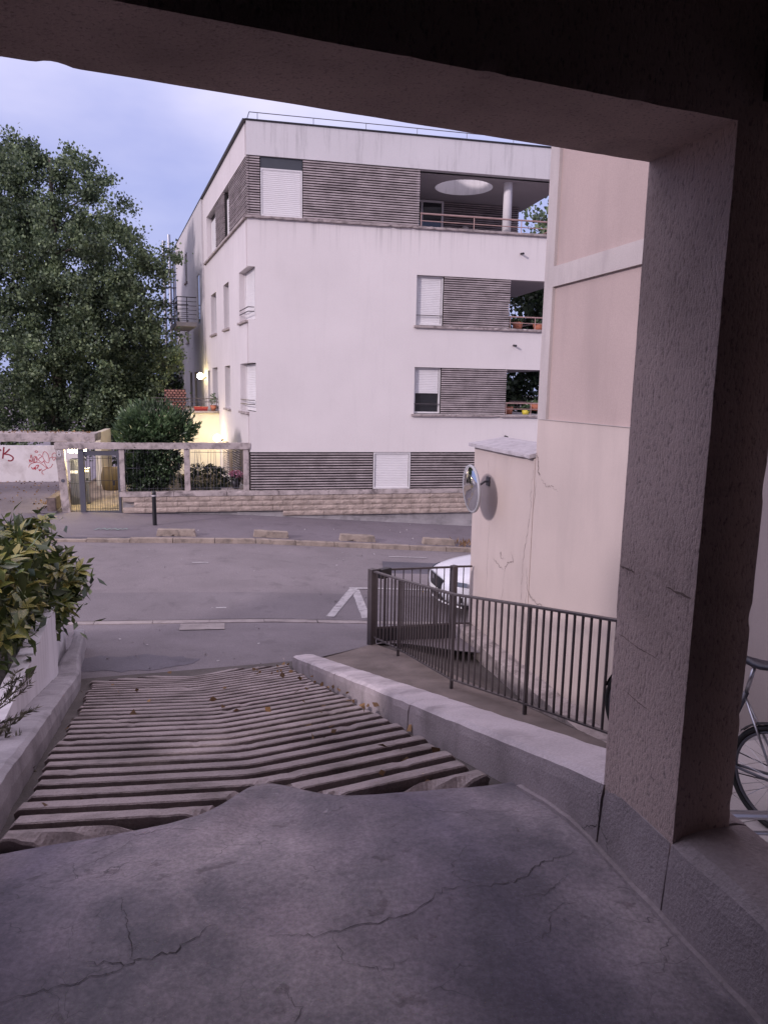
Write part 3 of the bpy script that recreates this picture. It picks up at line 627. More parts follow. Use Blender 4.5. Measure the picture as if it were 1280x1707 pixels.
railbar('lower_rail', GP(.03, -1.89), GP(.78, -2.16), .035, .03, gt); railbar('bottom_rail', GP(.03, -2.19), GP(.78, -2.49), .035, .03, gt); railbar('lower_rail', GP(.82, -2.17), GP(1.0, -2.25), .035, .03, gt)
MB().add([GP(.04, -1.905), GP(.775, -2.175), GP(.775, -2.475), GP(.04, -2.18), GP(.04, -1.905) + gy * .01, GP(.775, -2.175) + gy * .01, GP(.775, -2.475) + gy * .01, GP(.04, -2.18) + gy * .01],
         [(0, 1, 2, 3), (4, 5, 6, 7), (0, 1, 5, 4), (1, 2, 6, 5), (2, 3, 7, 6), (3, 0, 4, 7)]).build('kick_panel', DARKM, gt)
for k in range(1, 9):
    f = .03 + .75 * k / 9
    MB().tube([GP(f, -1.88 - .36 * f), GP(f, gtop(f))], .009, 6).build('baluster', RAILM, gt)
MB().tube([GP(.91, -2.2), GP(.91, gtop(.91))], .009, 6).build('baluster', RAILM, gt)
MB().box(lambda a, b, c: GP(.10, -.02) + gx * a + gy * b + Z * c, (-.10, .10), (-.05, .05), (-1.13, -.985)).build('lock_box', DARKM, gt, bevel=.008)

rb = thing('neighbour_building', 'tall beige pink rendered building wall on the right beside the railing', 'building', ST(4, 3.4, -2.6))
RW = lambda a, d, c: ST(a, 3.3 + d, c)
wall_holes(RW, (-9, 6.95), (-2.9, 1.23), [], 0, .5).build('wall', PINK, rb)
wall_holes(RW, (-9, 6.95), (1.235, 13), [(-9, 6.72, 1.24, 2.93), (-9, 6.72, 3.18, 12.9)], -.012, .5).build('pilaster', PINKB, rb)
MB().box(RW, (-9, 6.74), (.03, .45), (1.24, 2.935)).build('panel', PINKP, rb); MB().box(RW, (-9, 6.74), (.03, .45), (3.175, 12.95)).build('panel', PINKP, rb)
MB().box(RW, (-9, 6.945), (.49, 6), (-2.9, 12.98)).build('core', PINK, rb)
rough_box(lambda a, b, c: ST(a, 3.02 + .26 * b, c + .03 * b * (c > -2.5)), (2.4, 9.0), (0, 1.1), (-2.75, -2.30), 60, 4, 5, .012, 5, .02, 9).build('plinth', CONC_L, rb)
_rw = lambda s, z: ST(s, 3.297, z)
for q, (w, pts) in enumerate([(.014, [(6.95, .78), (6.88, .70), (6.86, .52), (6.80, .48)]), (.006, [(6.80, .46), (6.62, .36), (6.45, .38), (6.3, .33)]), (.006, [(6.99, .55), (7.02, .2), (7.0, 0), (7.08, -.4), (7.15, -.75), (7.16, -1.2), (7.16, -1.75)]),
                            (.005, [(6.9, .4), (6.93, .05)]), (.008, [(7.02, -.85), (7.0, -1.12), (6.9, -1.22), (6.7, -1.27), (6.55, -1.26), (6.48, -1.32)]), (.006, [(7.0, -1.2), (7.04, -1.5), (7.06, -2.0)]),
                            (.010, [(7.55, -.75), (7.45, -.86), (7.62, -.92), (7.72, -1.0), (7.74, -1.08)]), (.010, [(8.15, -.98), (8.02, -1.0), (7.92, -1.04), (7.78, -1.06)]), (.007, [(7.85, -.85), (7.92, -.82), (7.88, -.9), (7.75, -.88)]),
                            (.005, [(8.5, .55), (8.47, .2)]), (.004, [(7.76, -1.1), (7.80, -1.6), (7.82, -2.0)]), (.004, [(8.35, -.3), (8.38, -1.2), (8.36, -1.8)])]):
    crack(pts, w, rb, _rw if max(p[0] for p in pts) < 6.96 else (lambda s, z: ST(s, 3.287, z)), -BX, jit=.018, seed=30 + q, wk=1.15, mat=CRACKW)
# low pier at the corner of the street
pr = thing('boundary_pier', 'low beige rendered wall pier with sloping stone cap at the street corner', 'wall', ST(8, 3.4, -2.5))
rough_box(lambda a, b, c: ST(a, 3.29 + .42 * b, c), (6.955, 9.06), (0, 1), (-2.9, .70), 30, 4, 40, .004, 3, .006, 4).build('body', PINK, pr)
def capF(a, b, c): return ST(a, 3.20 + .62 * b, .70 + .0 * a + .055 * c + .10 * b)
rough_box(capF, (6.96, 9.12), (0, 1), (0, 1), 24, 6, 2, .003, 5, .006, 6).build('cap', surf('cap_stone', (.42, .39, .41), var=.12, vs_=6, dirt=(.25, .225, .235), dirt_amt=.5, ds=9, bs=60, bstr=.4), pr)
# convex mirror
mc = ST(8.10, 2.86, .14); mn = (AX * -.35 + BX * -.90 + Z * -.10).normalized()
mc = ST(8.22, 2.90, .12); mn = (AX * .06 - BX * 1.0 - Z * .06).normalized()
mr = thing('traffic_mirror', 'round convex traffic mirror on a wall bracket above the railing', 'mirror', mc)
MB().lathe(mc, [(.0, .055), (.12, .052), (.22, .042), (.30, .026), (.345, .006)], 40, mn).build('mirror_face', MIRROR, mr, smooth=True, merge=True)
MB().lathe(mc, [(.338, .012), (.365, .016), (.372, 0), (.365, -.025), (.33, -.035), (.0, -.05)], 40, mn).build('rim', plain('mirror_rim', (.38, .38, .40), .5), mr, smooth=True, merge=True)
MB().tube([mc - mn * .045, ST(8.44, 3.22, .20), ST(8.46, 3.30, .20)], .017, 8).build('bracket', GREYM, mr)
MB().box(ST, (8.40, 8.52), (3.272, 3.288), (.13, .27)).build('wall_plate', GREYM, mr)

# ================================================================== APARTMENT BUILDING
ab = thing('apartment_building', 'pale rendered apartment block with grey slatted strips and corner loggias', 'building', UV(0, 0, -2.2))
FD = lambda a, d, c: UV(a, -d, c)                        # front: a = u, d = inwards
W = 9.65
LV = [(.87, 2.27), (3.50, 4.95), (6.32, 7.90)]
holes = [(-.01, W + .01, -1.44, -.30), (4.92, W + .01, .87, 2.27), (4.92, W + .01, 3.50, 4.95), (-.01, W + .01, 6.32, 7.90), (-.01, .20, .87, 2.28), (-.01, .20, 3.50, 4.95)]
wall_holes(FD, (0, W), (-1.44, 7.90), holes, 0, .22).build('front_wall', FACADE, ab)
MB().box(FD, (0, W), (0, .22), (7.90, 8.78)).build('roof_band', BAND, ab)
sholes = [(.22, 8.30, 6.32, 7.90), (.2, 1.43, 3.5, 4.95), (3.35, 4.45, 3.5, 4.95), (6.2, 7.55, 3.5, 4.95), (.2, 1.43, .87, 2.28), (3.35, 4.45, .87, 2.28), (6.2, 7.5, .87, 2.28), (.25, 5.4, -1.44, -.30), (8.2, 8.9, .2, 2.2)]
wall_holes(SD, (.225, 9.30), (-2.1, 8.78), sholes, 0, .22).build('side_wall', make_facade('flank_render_dimmed', (.575, .535, .535), .35), ab)  # front render darkened, painting less sunlight into the flank; streaks are real soiling
MB().box(SD, (0, .225), (0, .22), (.0, .001)).build('corner_trim', FACADE, ab) if False else None
# rear part of the flank stands a little proud
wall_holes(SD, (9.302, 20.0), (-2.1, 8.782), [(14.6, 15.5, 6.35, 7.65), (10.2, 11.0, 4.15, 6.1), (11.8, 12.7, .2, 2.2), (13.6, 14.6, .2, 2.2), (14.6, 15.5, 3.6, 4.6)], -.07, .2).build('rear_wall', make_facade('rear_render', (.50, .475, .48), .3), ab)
MB().box(SD, (9.31, 19.98), (.6, .7), (-2, 8.5)).build('inner_wall', BACK, ab)
# floors, core, roof
for z in (-.06, 2.55, 5.27):
    MB().add([FD(.2, .2, z), FD(W - .02, .03, z), FD(W - .02, 4.0, z), SD(19.5, .2, z), FD(.2, .2, z + .25), FD(W - .02, .03, z + .25), FD(W - .02, 4.0, z + .25), SD(19.5, .2, z + .25)], [(0, 1, 2, 3), (4, 5, 6, 7), (0, 1, 5, 4), (1, 2, 6, 5), (2, 3, 7, 6), (3, 0, 4, 7)])
def slab(name, u0, u1, d0, d1, z0, z1, mat): return MB().box(FD, (u0, u1), (d0, d1), (z0, z1)).build(name, mat, ab)
SOFF = surf('soffit_render', (.36, .33, .34), var=.06, vs_=1.2, bs=50, bstr=.15)
for (zf, zc) in ((.60, .86), (3.22, 3.49), (6.0, 6.31)): slab('floor_slab', 5.0, W - .03, .223, 4.0, zf, zc, SOFF)
slab('ceiling_slab', 5.0, W - .03, .223, 4.0, 2.275, 2.40, SOFF); slab('ceiling_slab', 5.0, W - .03, .223, 4.0, 4.955, 5.08, SOFF)
# core volumes
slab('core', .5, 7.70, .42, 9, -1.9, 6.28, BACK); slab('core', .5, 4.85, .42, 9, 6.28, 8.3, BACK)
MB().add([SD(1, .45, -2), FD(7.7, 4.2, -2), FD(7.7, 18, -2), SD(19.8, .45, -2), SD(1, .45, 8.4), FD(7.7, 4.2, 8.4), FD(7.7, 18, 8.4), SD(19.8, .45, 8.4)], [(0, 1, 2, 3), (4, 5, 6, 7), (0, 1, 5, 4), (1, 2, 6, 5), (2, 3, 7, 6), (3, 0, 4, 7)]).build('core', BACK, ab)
MB().box(FD, (7.705, 7.86), (.223, 4.0), (-1.4, 6.0)).build('loggia_wall', FACADE, ab)
MB().box(FD, (5.0, 9.0), (4.0, 9.0), (-1.9, 6.0)).build('rear_core', FACADE, ab)
MB().box(FD, (.02, W), (.16, .22), (-1.44, -.3)).build('plinth_backing', BACK, ab)
# roof slab with the round opening over the top loggia
hc, hr = (6.72, 1.40), .90
mb = MB(); nseg = 48; u0, u1, d0, d1 = 4.95, W - .01, .223, 3.9
def rect_pt(a):
    c, s_ = math.cos(a), math.sin(a); ks = []
    if c > 1e-6: ks.append((u1 - hc[0]) / c)
    if c < -1e-6: ks.append((u0 - hc[0]) / c)
    if s_ > 1e-6: ks.append((d1 - hc[1]) / s_)
    if s_ < -1e-6: ks.append((d0 - hc[1]) / s_)
    k = min(ks); return hc[0] + c * k, hc[1] + s_ * k
angs = sorted({2 * math.pi * k / nseg for k in range(nseg)} | {math.atan2(d - hc[1], u - hc[0]) % (2 * math.pi) for u in (u0, u1) for d in (d0, d1)}); na_ = len(angs)
for (z, sgn) in ((7.86, 0), (8.72, 1)):
    vs_ = []
    for a in angs: vs_ += [FD(hc[0] + hr * math.cos(a), hc[1] + hr * math.sin(a), z), FD(*rect_pt(a), z)]
    mb.add(vs_, [(2 * i, 2 * i + 1, (2 * i + 3) % (2 * na_), (2 * i + 2) % (2 * na_)) for i in range(na_)])
mb.build('roof_slab', SOFF, ab)
mb = MB(); mb.grid(lambda i, j: FD(hc[0] + (hr - .002) * math.cos(2 * math.pi * i / 48), hc[1] + (hr - .002) * math.sin(2 * math.pi * i / 48), 7.855 + .88 * j), 48, 1); mb.build('skylight_ring', BAND, ab, smooth=True)
MB().box(FD, (.22, 4.95), (.222, 9), (8.3, 8.72)).build('roof_slab', CONC, ab)
MB().add([FD(4.9, 3.9, 8.70), FD(W - .3, 3.9, 8.70), FD(W - 1, 18, 8.70), SD(19.9, .2, 8.70), SD(9, .2, 8.7)], [(0, 1, 2, 3, 4)]).build('roof_slab', CONC, ab)
MB().box(FD, (W - .2, W - .005), (.223, 3.9), (7.87, 8.775)).build('roof_band', BAND, ab)
# metal coping and roof rail
MB().box(FD, (-.03, W + .03), (-.03, .24), (8.785, 8.82)).build('coping', DARKM, ab); MB().box(SD, (.02, 20.05), (-.09, .24), (8.788, 8.824)).build('coping', DARKM, ab)
MB().tube([FD(.12, .9, 9.30), FD(W, .9, 9.27)], .012, 6).build('roof_rail', GREYM, ab); MB().tube([FD(.12, .9, 9.30), SD(9, .9, 9.3)], .012, 6).build('roof_rail', GREYM, ab)
for u in (.35, 1.95, 3.5, 5.05, 6.6, 8.1, 9.5): MB().tube([FD(u, .9, 8.7), FD(u, .9, 9.29)], .010, 6).build('rail_post', GREYM, ab)
# stone ledges under the strips
def ledge(F, a0, a1, z, seed, n): rough_box(F, (a0, a1), (-.075, .20), (z - .07, z), n, 2, 2, .006, 6, .016, seed).build('ledge', LEDGE, ab)
ledge(FD, 4.84, W, .865, 1, 60); ledge(FD, 4.86, W, 3.495, 2, 60); ledge(FD, -.07, W, 6.315, 3, 110); ledge(SD, .21, 8.9, 6.312, 4, 80)
for z in (.865, 3.495):
    for (a, b) in ((.14, 1.5), (3.28, 4.52), (6.12, 7.62)): ledge(SD, a, b, z, a, 8)
# slats: one shared louvre, scaled to its length
sl = MB(); sl.hexa([Vector((0, 0, -.019)), Vector((0, .040, -.024)), Vector((0, .044, .012)), Vector((0, .010, .020))], [Vector((1, 0, -.019)), Vector((1, .040, -.024)), Vector((1, .044, .012)), Vector((1, .010, .020))])
slm = sl.mesh('slat'); slm.materials.append(SLAT)
def slats(F, a0, a1, z0, z1, pitch, d, parent=None, mesh=slm):
    n = int(round((z1 - z0) / pitch)); p = (z1 - z0) / n
    x = (F(1, 0, 0) - F(0, 0, 0)).normalized(); y = (F(0, 1, 0) - F(0, 0, 0)).normalized()
    for k in range(n):
        j = random.uniform(-.003, .003)
        mw = frame(x * (a1 - a0), y * 1.0, Z * random.uniform(.94, 1.04), F(a0, d + random.uniform(-.004, .004), z0 + p * (k + .5) + j))
        inst('slat', mesh, parent or ab, mw)
def backing(F, a0, a1, z0, z1, d): MB().box(F, (a0, a1), (d, d + .05), (z0, z1)).build('slat_backing', BACK, ab)
def shutter(F, a0, a1, z0, z1, d, parent=ab, mat=SHUT, pitch=.05):
    n = int((z1 - z0) / pitch); mb = MB(); prof = []
    for k in range(n): zb = z0 + (z1 - z0) * k / n; h = (z1 - z0) / n; prof += [(0.006, zb), (-.003, zb + h * .25), (-.003, zb + h * .8), (.006, zb + h * .97)]
    mb.grid(lambda i, j: F(a0 + (a1 - a0) * i, d + prof[j][0], prof[j][1]), 1, len(prof) - 1)
    return mb.build('roller_shutter', mat, parent)
def wframe(F, a0, a1, z0, z1, d, w=.045, nm='window_frame', mid=None):
    wo = MB(); hs = [(a0 + w, a1 - w, z0 + w, z1 - w)]
    if mid: hs = [(a0 + w, mid - w / 2, z0 + w, z1 - w), (mid + w / 2, a1 - w, z0 + w, z1 - w)]
    return wall_holes(F, (a0, a1), (z0, z1), hs, d, d + .06).build(nm, WHITEF, ab)
def pane(F, a0, a1, z0, z1, d, mat=GLASS): return MB().box(F, (a0, a1), (d, d + .012), (z0, z1)).build('pane', mat, ab)
# ground strip
slats(FD, .03, 3.68, -1.42, -.32, .079, .02); slats(FD, 4.88, W, -1.42, -.32, .079, .02)
shutter(FD, 3.76, 4.80, -1.40, -.36, .05); wframe(FD, 3.70, 4.86, -1.43, -.31, .02)
# first and second floor strips
for (z0, z1), full in ((LV[0], False), (LV[1], True)):
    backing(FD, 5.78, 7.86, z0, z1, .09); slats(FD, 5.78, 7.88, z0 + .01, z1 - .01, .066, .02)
    wframe(FD, 4.93, 5.76, z0 + .02, z1 - .01, .10)
    shutter(FD, 4.975, 5.70, z0 + (.06 if full else .62), z1 - .02, .125)
    pane(FD, 4.96, 5.72, z0 + .05, z1 - .05, .175)
    MB().tube([FD(4.92, .05, z0 + .30), FD(5.76, .05, z0 + .30)], .012, 6).build('guard_bar', RAILM, ab)
    for zz, r_ in ((z0 + .36, .022), (z0 + .18, .012)): MB().tube([FD(7.88, .06, zz), FD(W - .05, .06, zz), FD(W - .1, 3.9, zz)], r_, 8).build('balcony_rail', RAILP, ab)
    for u in (7.93, 8.75, 9.55): MB().tube([FD(u, .06, z0 - .01), FD(u, .06, z0 + .36)], .012, 6).build('rail_post', RAILP, ab)
# top storey
z0, z1 = LV[2]
backing(FD, .05, 4.92, z0, z1, .10); slats(FD, .0, .36, z0 + .01, z1 - .01, .069, .02); slats(FD, 1.56, 4.95, z0 + .01, z1 - .01, .069, .02)
wframe(FD, .38, 1.54, z0 + .01, z1 - .30, .05); shutter(FD, .43, 1.49, z0 + .06, z1 - .33, .065)
MB().box(FD, (.38, 1.54), (.055, .12), (z1 - .295, z1 - .005)).build('shutter_box', plain('shutter_box_paint', (.05, .055, .065), .5), ab)
MB().box(FD, (4.87, 4.95), (.1, 3.2), (z0, z1)).build('loggia_wall', FACADE, ab)
backing(FD, 6.62, 9.28, z0, 7.86, 3.30); slats(FD, 6.62, 9.30, z0 + .02, 7.85, .069, 3.22)
slats(lambda a, d, c: FD(9.30 + d, 3.25 + a, c), 0, 1.6, z0 + .02, 7.85, .069, -.02)
wframe(FD, 4.98, 6.58, z0, 7.84, 3.10, .07, mid=5.83); pane(FD, 5.0, 6.55, z0 + .03, 7.8, 3.14); MB().box(FD, (4.97, 6.60), (3.2, 3.35), (z0, 7.86)).build('loggia_wall', FACADE, ab)
MB().box(FD, (5.50, 5.60), (3.06, 3.09), (z0 + .05, 7.75)).build('curtain_strip', plain('lime_curtain', (.55, .58, .10), .8), ab)
MB().lathe(FD(7.86, .55, z0 - .02), [(.0, 0), (.135, 0), (.130, 1.57)], 24).build('column', SHUT, ab, smooth=True)
for zz, r_ in ((z0 + .37, .026), (z0 + .17, .014)): MB().tube([FD(4.99, .06, zz), FD(W - .05, .06, zz), FD(W - .1, 3.2, zz)], r_, 8).build('balcony_rail', RAILP, ab)
for u in (5.02, 6.65, 8.15, 9.5): MB().tube([FD(u, .06, z0 - .01), FD(u, .06, z0 + .37)], .014, 6).build('rail_post', RAILP, ab)
MB().sphere(FD(7.35, 3.12, z0 + .62), .16, 14, 8).build('wall_light', plain('wall_light_glass', (.55, .50, .46), .4), ab, smooth=True)
# drain spouts
for u, z in ((8.15, 5.72), (8.05, 3.0), (7.9, .2)): MB().tube([FD(u, .02, z), FD(u + .02, -.16, z - .02)], .032, 8).build('drain_spout', DARKM, ab)
# flank: corner windows, narrow windows, slatted top strip
for z0_, z1_ in LV[:2]:
    MB().box(SD, (.0, 1.43), (.24, .27), (z0_ - .01, z1_ + .01)).build('window_backing', BACK, ab)
    shutter(SD, .03, 1.40, z0_ + .02, z1_ - .01, .205); MB().box(SD, (1.36, 1.43), (.17, .225), (z0_, z1_)).build('window_frame', WHITEF, ab)
    for zz in (.22, .34): MB().tube([SD(1.40, .0, z0_ + zz), SD(.02, .0, z0_ + zz), SD(.02, .17, z0_ + zz)], .014, 6).build('guard_bar', RAILM, ab)
    for a0, a1 in ((3.35, 4.45), (6.2, 7.55)):
        wframe(SD, a0 + .01, a1 - .01, z0_ + .01, z1_ - .01, .15); pane(SD, a0 + .04, a1 - .04, z0_ + .04, z1_ - .04, .19)
z0, z1 = LV[2]
backing(SD, .1, 3.2, z0, z1, .10); slats(SD, .0, 3.25, z0 + .01, z1 - .01, .069, .02); backing(SD, 4.3, 6.2, z0, z1, .10); slats(SD, 4.28, 6.2, z0 + .01, z1 - .01, .069, .02)
shutter(SD, 3.28, 4.25, z0 + .02, z1 - .25, .14); shutter(SD, 6.25, 8.28, z0 + .02, z1 - .2, .17); MB().box(SD, (3.25, 8.3), (.2, .26), (z0, z1)).build('window_backing', BACK, ab)
MB().box(SD, (.02, 5.4), (.16, .22), (-1.44, -.3)).build('plinth_backing', BACK, ab)
slats(SD, .02, 1.1, -1.42, -.32, .079, .02); slats(SD, 1.9, 3.3, -1.42, -.32, .079, .02); slats(SD, 4.1, 5.3, -1.42, -.32, .079, .02)
for a in (1.5, 3.7): MB().box(SD, (a - .36, a + .36), (.03, .14), (-1.44, -.3)).build('pier', plain('brown_pier', (.12, .085, .075), .8), ab)
for (a0, a1, c0, c1) in ((14.6, 15.5, 6.35, 7.65), (11.8, 12.7, .2, 2.2), (13.6, 14.6, .2, 2.2), (14.6, 15.5, 3.6, 4.6)):
    pane(SD, a0 + .02, a1 - .02, c0 + .02, c1 - .02, .05); ledge(lambda l, d, z: SD(l, d - .07, z), a0 - .1, a1 + .1, c0, a0, 6)
pane(SD, 10.22, 10.98, 4.16, 6.08, -.05); pane(SD, 8.2, 8.9, .2, 2.2, .15)
# balcony on the flank
MB().box(SD, (10.0, 13.0), (-1.05, -.235), (3.98, 4.15)).build('balcony_slab', SOFF, ab)
for k in range(6): MB().tube([SD(10.05, -.24, 4.28 + k * .17), SD(10.05, -1.0, 4.28 + k * .17), SD(12.95, -1.0, 4.28 + k * .17), SD(12.95, -.24, 4.28 + k * .17)], .013 if k < 5 else .02, 6).build('balcony_rail', DARKM, ab)
for (l, d) in ((10.05, -1.0), (11.5, -1.0), (12.95, -1.0), (10.05, -.62)): MB().tube([SD(l, d, 4.12), SD(l, d, 5.14)], .016, 6).build('rail_post', DARKM, ab)
# steel flues at the rear corner
for k, (l, d, top) in enumerate(((20.3, -.35, 9.4), (20.5, -.62, 9.1), (20.4, -.12, 8.8))): MB().tube([SD(l, d, -2), SD(l, d, top)], .085, 10).build('flue_pipe', STEEL, ab)
for k in range(12): MB().box(SD, (20.2, 20.6), (-.75, -.02), (-.5 + k * .8, -.46 + k * .8)).build('pipe_clamp', GREYM, ab)

# ------------------------------------------------------------------ block retaining wall with coping
rw = thing('retaining_wall', 'low split block wall with stone coping under the slatted ground floor', 'wall', UV(2, .1, -2.3))
MB().add([UV(-3.62, -.05, -2.6), UV(W, -.05, -3.3), UV(W, -.05, -1.575), UV(-3.62, -.05, -1.575), UV(-3.62, -.3, -2.6), UV(W, -.3, -3.3), UV(W, -.3, -1.575), UV(-3.62, -.3, -1.575)],
         [(0, 1, 2, 3), (4, 5, 6, 7), (0, 1, 5, 4), (1, 2, 6, 5), (2, 3, 7, 6), (3, 0, 4, 7)]).build('core', CONC, rw)
bms = []
for k in range(5):
    mb = rough_box(lambda a, b, c: Vector((a, b, c)), (0, .60), (-.045, .06), (0, .150), 8, 1, 3, .0, 1, .004, k)
    vv = [Vector(v) for v in mb.v]
    mb.v = [tuple(v + Vector((0, (-.016 * (1 + fb((v.x * 7 + k * 9, v.z * 8, k), 1.0)) if v.y < -.02 and .004 < v.z < .146 else 0), 0))) for v in vv]
    m_ = mb.mesh('block'); m_.materials.append(BLOCK); bms.append(m_)
bx = (UV(1, 0, 0) - UV(0, 0, 0)); by = (UV(0, -1, 0) - UV(0, 0, 0))
for r_ in range(4):
    zt = -1.578 - .157 * r_
    for k in range(23):
        u = -3.60 + k * .607 - (.30 if r_ % 2 else 0)
        if u < -3.62 or u + .6 > W: continue
        if zt - .15 < zs(u + .3) + (.09 if u > -.4 and u < 1.0 else .02) - (.0 if r_ < 3 else .03): continue
        inst('block', random.choice(bms), rw, frame(bx, by, Z, UV(u, 0, zt - .152)))
F = lambda a, b, c: UV(a, .0 - .04 * b, zs(a) + c)
rough_box(lambda a, b, c: UV(a, -.035 + .025 * b, (zs(a) - .1) * (1 - c) + c * min(-1.60, zs(a) + .115 + (.05 if a > 2 else 0))), (-.4, W), (0, 1), (0, 1), 60, 2, 2, .004, 4, .004, 8).build('plinth', CONC, rw)
for k in range(9):
    a0 = -3.68 + k * 1.5; a1 = min(a0 + 1.492, W)
    rough_box(UV, (a0, a1), (-.28, .075), (-1.575, -1.44), 14, 4, 2, .006, 6, .014, k).build('coping_stone', CONC_L, rw)

# ------------------------------------------------------------------ concrete frame, wire grilles and gate
pf = thing('concrete_frame', 'weathered concrete post and beam frame along the front garden with number 8', 'fence frame', UV(-2.5, -.1, -1.5))
rough_box(UV, (-5.36, .02), (-.22, .02), (-.215, -.035), 90, 3, 3, .007, 5, .014, 1).build('beam', CONC_L, pf)
rough_box(lambda a, b, c: UV(a + .10 * (-.2 - c) / 1.9, b, c), (-5.34, -5.12), (-.20, .0), (-2.12, -.215), 3, 3, 30, .006, 5, .010, 2).build('post', CONC_L, pf)
for (a0, a1) in ((-3.66, -3.52), (-1.88, -1.72), (-.20, -.04)): rough_box(UV, (a0, a1), (-.18, -.02), (-1.44, -.215), 3, 3, 20, .005, 5, .010, a0).build('post', CONC_L, pf)
MB().lathe(UV(-5.18, .005, -1.10), [(.0, .012), (.045, .010), (.05, -.01)], 16, -NX).build('round_badge', GREYM, pf, merge=True)
mb = MB()
for (r_, zc) in ((.034, -.29), (.042, -.365)):
    mb.grid(lambda i, j: UV(-5.235 + (r_ + (j - .5) * .022) * math.cos(2 * math.pi * i / 24), .010, zc + (r_ + (j - .5) * .022) * math.sin(2 * math.pi * i / 24)), 24, 1)
mb.build('number_eight', plain('white_paint', (.62, .6, .6), .6), pf)
def grille(name, label, a0, a1, z0, z1, v, n, seed, parent=None, mat=GREYM):
    rnd = random.Random(seed); root = parent or thing(name, label, 'grille', UV((a0 + a1) / 2, v, z0), 'wire grilles in the concrete frame')
    for zz in (z0 + .06, z0 + (z1 - z0) * .55, z1 - .08): MB().tube([UV(a0, v, zz), UV(a1, v, zz)], .007, 6).build('crossbar', mat, root)
    for k in range(n):
        b = a0 + (a1 - a0) * (k + .5) / n; tpt = b + rnd.uniform(-.09, .09); MB().tube([UV(b, v + .012, z0), UV(min(max(tpt, a0), a1), v + .012, z1 - .02)], .0055, 5).build('rod', mat, root)
    return root
grille('wire_grille', 'leaning rod grille half hidden by the ivy beside the gate', -3.5, -1.9, -1.42, -.23, -.08, 14, 1)
grille('wire_grille', 'leaning rod grille in front of the rounded dark bush', -1.70, -.22, -1.42, -.23, -.08, 15, 2)
eg = thing('entrance_gate', 'grey metal garden gate with leaning rods beside post number 8', 'gate', UV(-4.2, -.1, -2.05))
for (a0, a1) in ((-4.76, -4.61), (-3.72, -3.645)): MB().box(UV, (a0, a1), (-.16, -.04), (-2.12, -.225)).build('gate_post', GREYM, eg, bevel=.005)
for (c0, c1) in ((-2.06, -1.99), (-.40, -.27)): MB().box(UV, (-4.605, -3.725), (-.13, -.07), (c0, c1)).build('gate_rail', GREYM, eg)
grille('', '', -4.60, -3.73, -1.99, -.40, -.10, 13, 5, eg, DARKM)
grille('', '', -5.10, -4.77, -2.05, -.50, -.10, 5, 6, eg, DARKM)
MB().box(UV, (-3.86, -3.80), (-.07, -.02), (-1.25, -1.12)).build('lock', DARKM, eg)
# gate lamp under the beam
lampm = emit('lamp_panel', (1.0, .90, .58), 30.0)
gl = thing('gate_lamp', 'glowing box lamp under the beam beside the garden gate', 'lamp', UV(-4.92, -.5, -.30))
MB().box(UV, (-5.08, -4.62), (-.62, -.40), (-.345, -.26)).build('diffuser', lampm, gl, bevel=.01); MB().box(UV, (-5.10, -4.60), (-.64, -.38), (-.258, -.225)).build('housing', GREYM, gl)
def point(name, loc, e, col, r_=.08):
    l = bpy.data.lights.new(name, 'POINT'); l.energy = e; l.color = col; l.shadow_soft_size = r_; o = bpy.data.objects.new(name, l); COL.objects.link(o); o.location = loc; return o
point('gate_lamp_light', UV(-4.85, -.52, -.46), 14, (1.0, .80, .40))
# intercom cabinet, letter box, pot and inner wall behind the gate
ic = thing('letterbox_cabinet', 'grey letterbox cabinet with lit intercom inside the garden gate', 'letterbox', UV(-4.95, -1.3, -2.1))
MB().box(UV, (-5.22, -4.86), (-1.6, -1.2), (-2.1, -.62)).build('cabinet', GREYM, ic, bevel=.01)
MB().box(UV, (-4.85, -4.66), (-1.34, -1.24), (-1.30, -.88)).build('intercom', STEEL, ic, bevel=.005); MB().box(UV, (-4.82, -4.70), (-1.237, -1.232), (-.99, -.94)).build('name_strip', emit('name_strip_glow', (1, .8, .3), 1.2), ic); MB().box(UV, (-4.79, -4.72), (-1.237, -1.232), (-1.25, -1.18)).build('camera_eye', BLACK, ic)
MB().box(UV, (-5.20, -5.0), (-1.197, -1.19), (-1.03, -.95)).build('slot', WHITEF, ic)
MB().box(UV, (-4.80, -4.72), (-1.32, -1.26), (-2.1, -1.3)).build('stand', GREYM, ic)
bp = thing('barrel_planter', 'brown barrel shaped planter seen through the garden gate', 'planter', UV(-4.35, -3.4, -1.85))
MB().lathe(UV(-4.35, -3.4, -1.9), [(.0, 0), (.28, 0), (.36, .3), (.36, .55), (.30, .8), (.27, .8), (.26, .7), (0, .7)], 20).build('pot', plain('brown_pot', (.17, .12, .05), .7), bp, smooth=True, merge=True)
gp = MB(); gp.grid(lambda i, j: UV(-5.4 + 1.9 * i / 4, -.15 - 9 * j / 8, zs(-4.5) - .005 + .24 * sm(0, 3, 9 * j / 8)), 4, 8); struct(gp.build('garden_path', surf('path_gravel', (.27, .22, .17), var=.25, vs_=4, bs=30, bstr=.6)))
gs = MB(); gs.grid(lambda i, j: UV(-3.55 + 4.2 * i / 8, -.26 - 5.7 * j / 10, -1.62 + .04 * fb((i, j, 0), .5)), 8, 10); gs.grid(lambda i, j: UV(-3.55, -.26 - 5.7 * j / 10, -1.62 - .6 * i), 1, 10); struct(gs.build('flower_bed', SOIL))
sw = thing('garden_side_wall', 'cream lit wall edge beyond the gate', 'wall', UV(-4.6, -5.5, -1.9)); MB().box(UV, (-4.98, -4.80), (-6.5, -4.2), (-2.2, .0)).build('body', YELLOWW, sw)

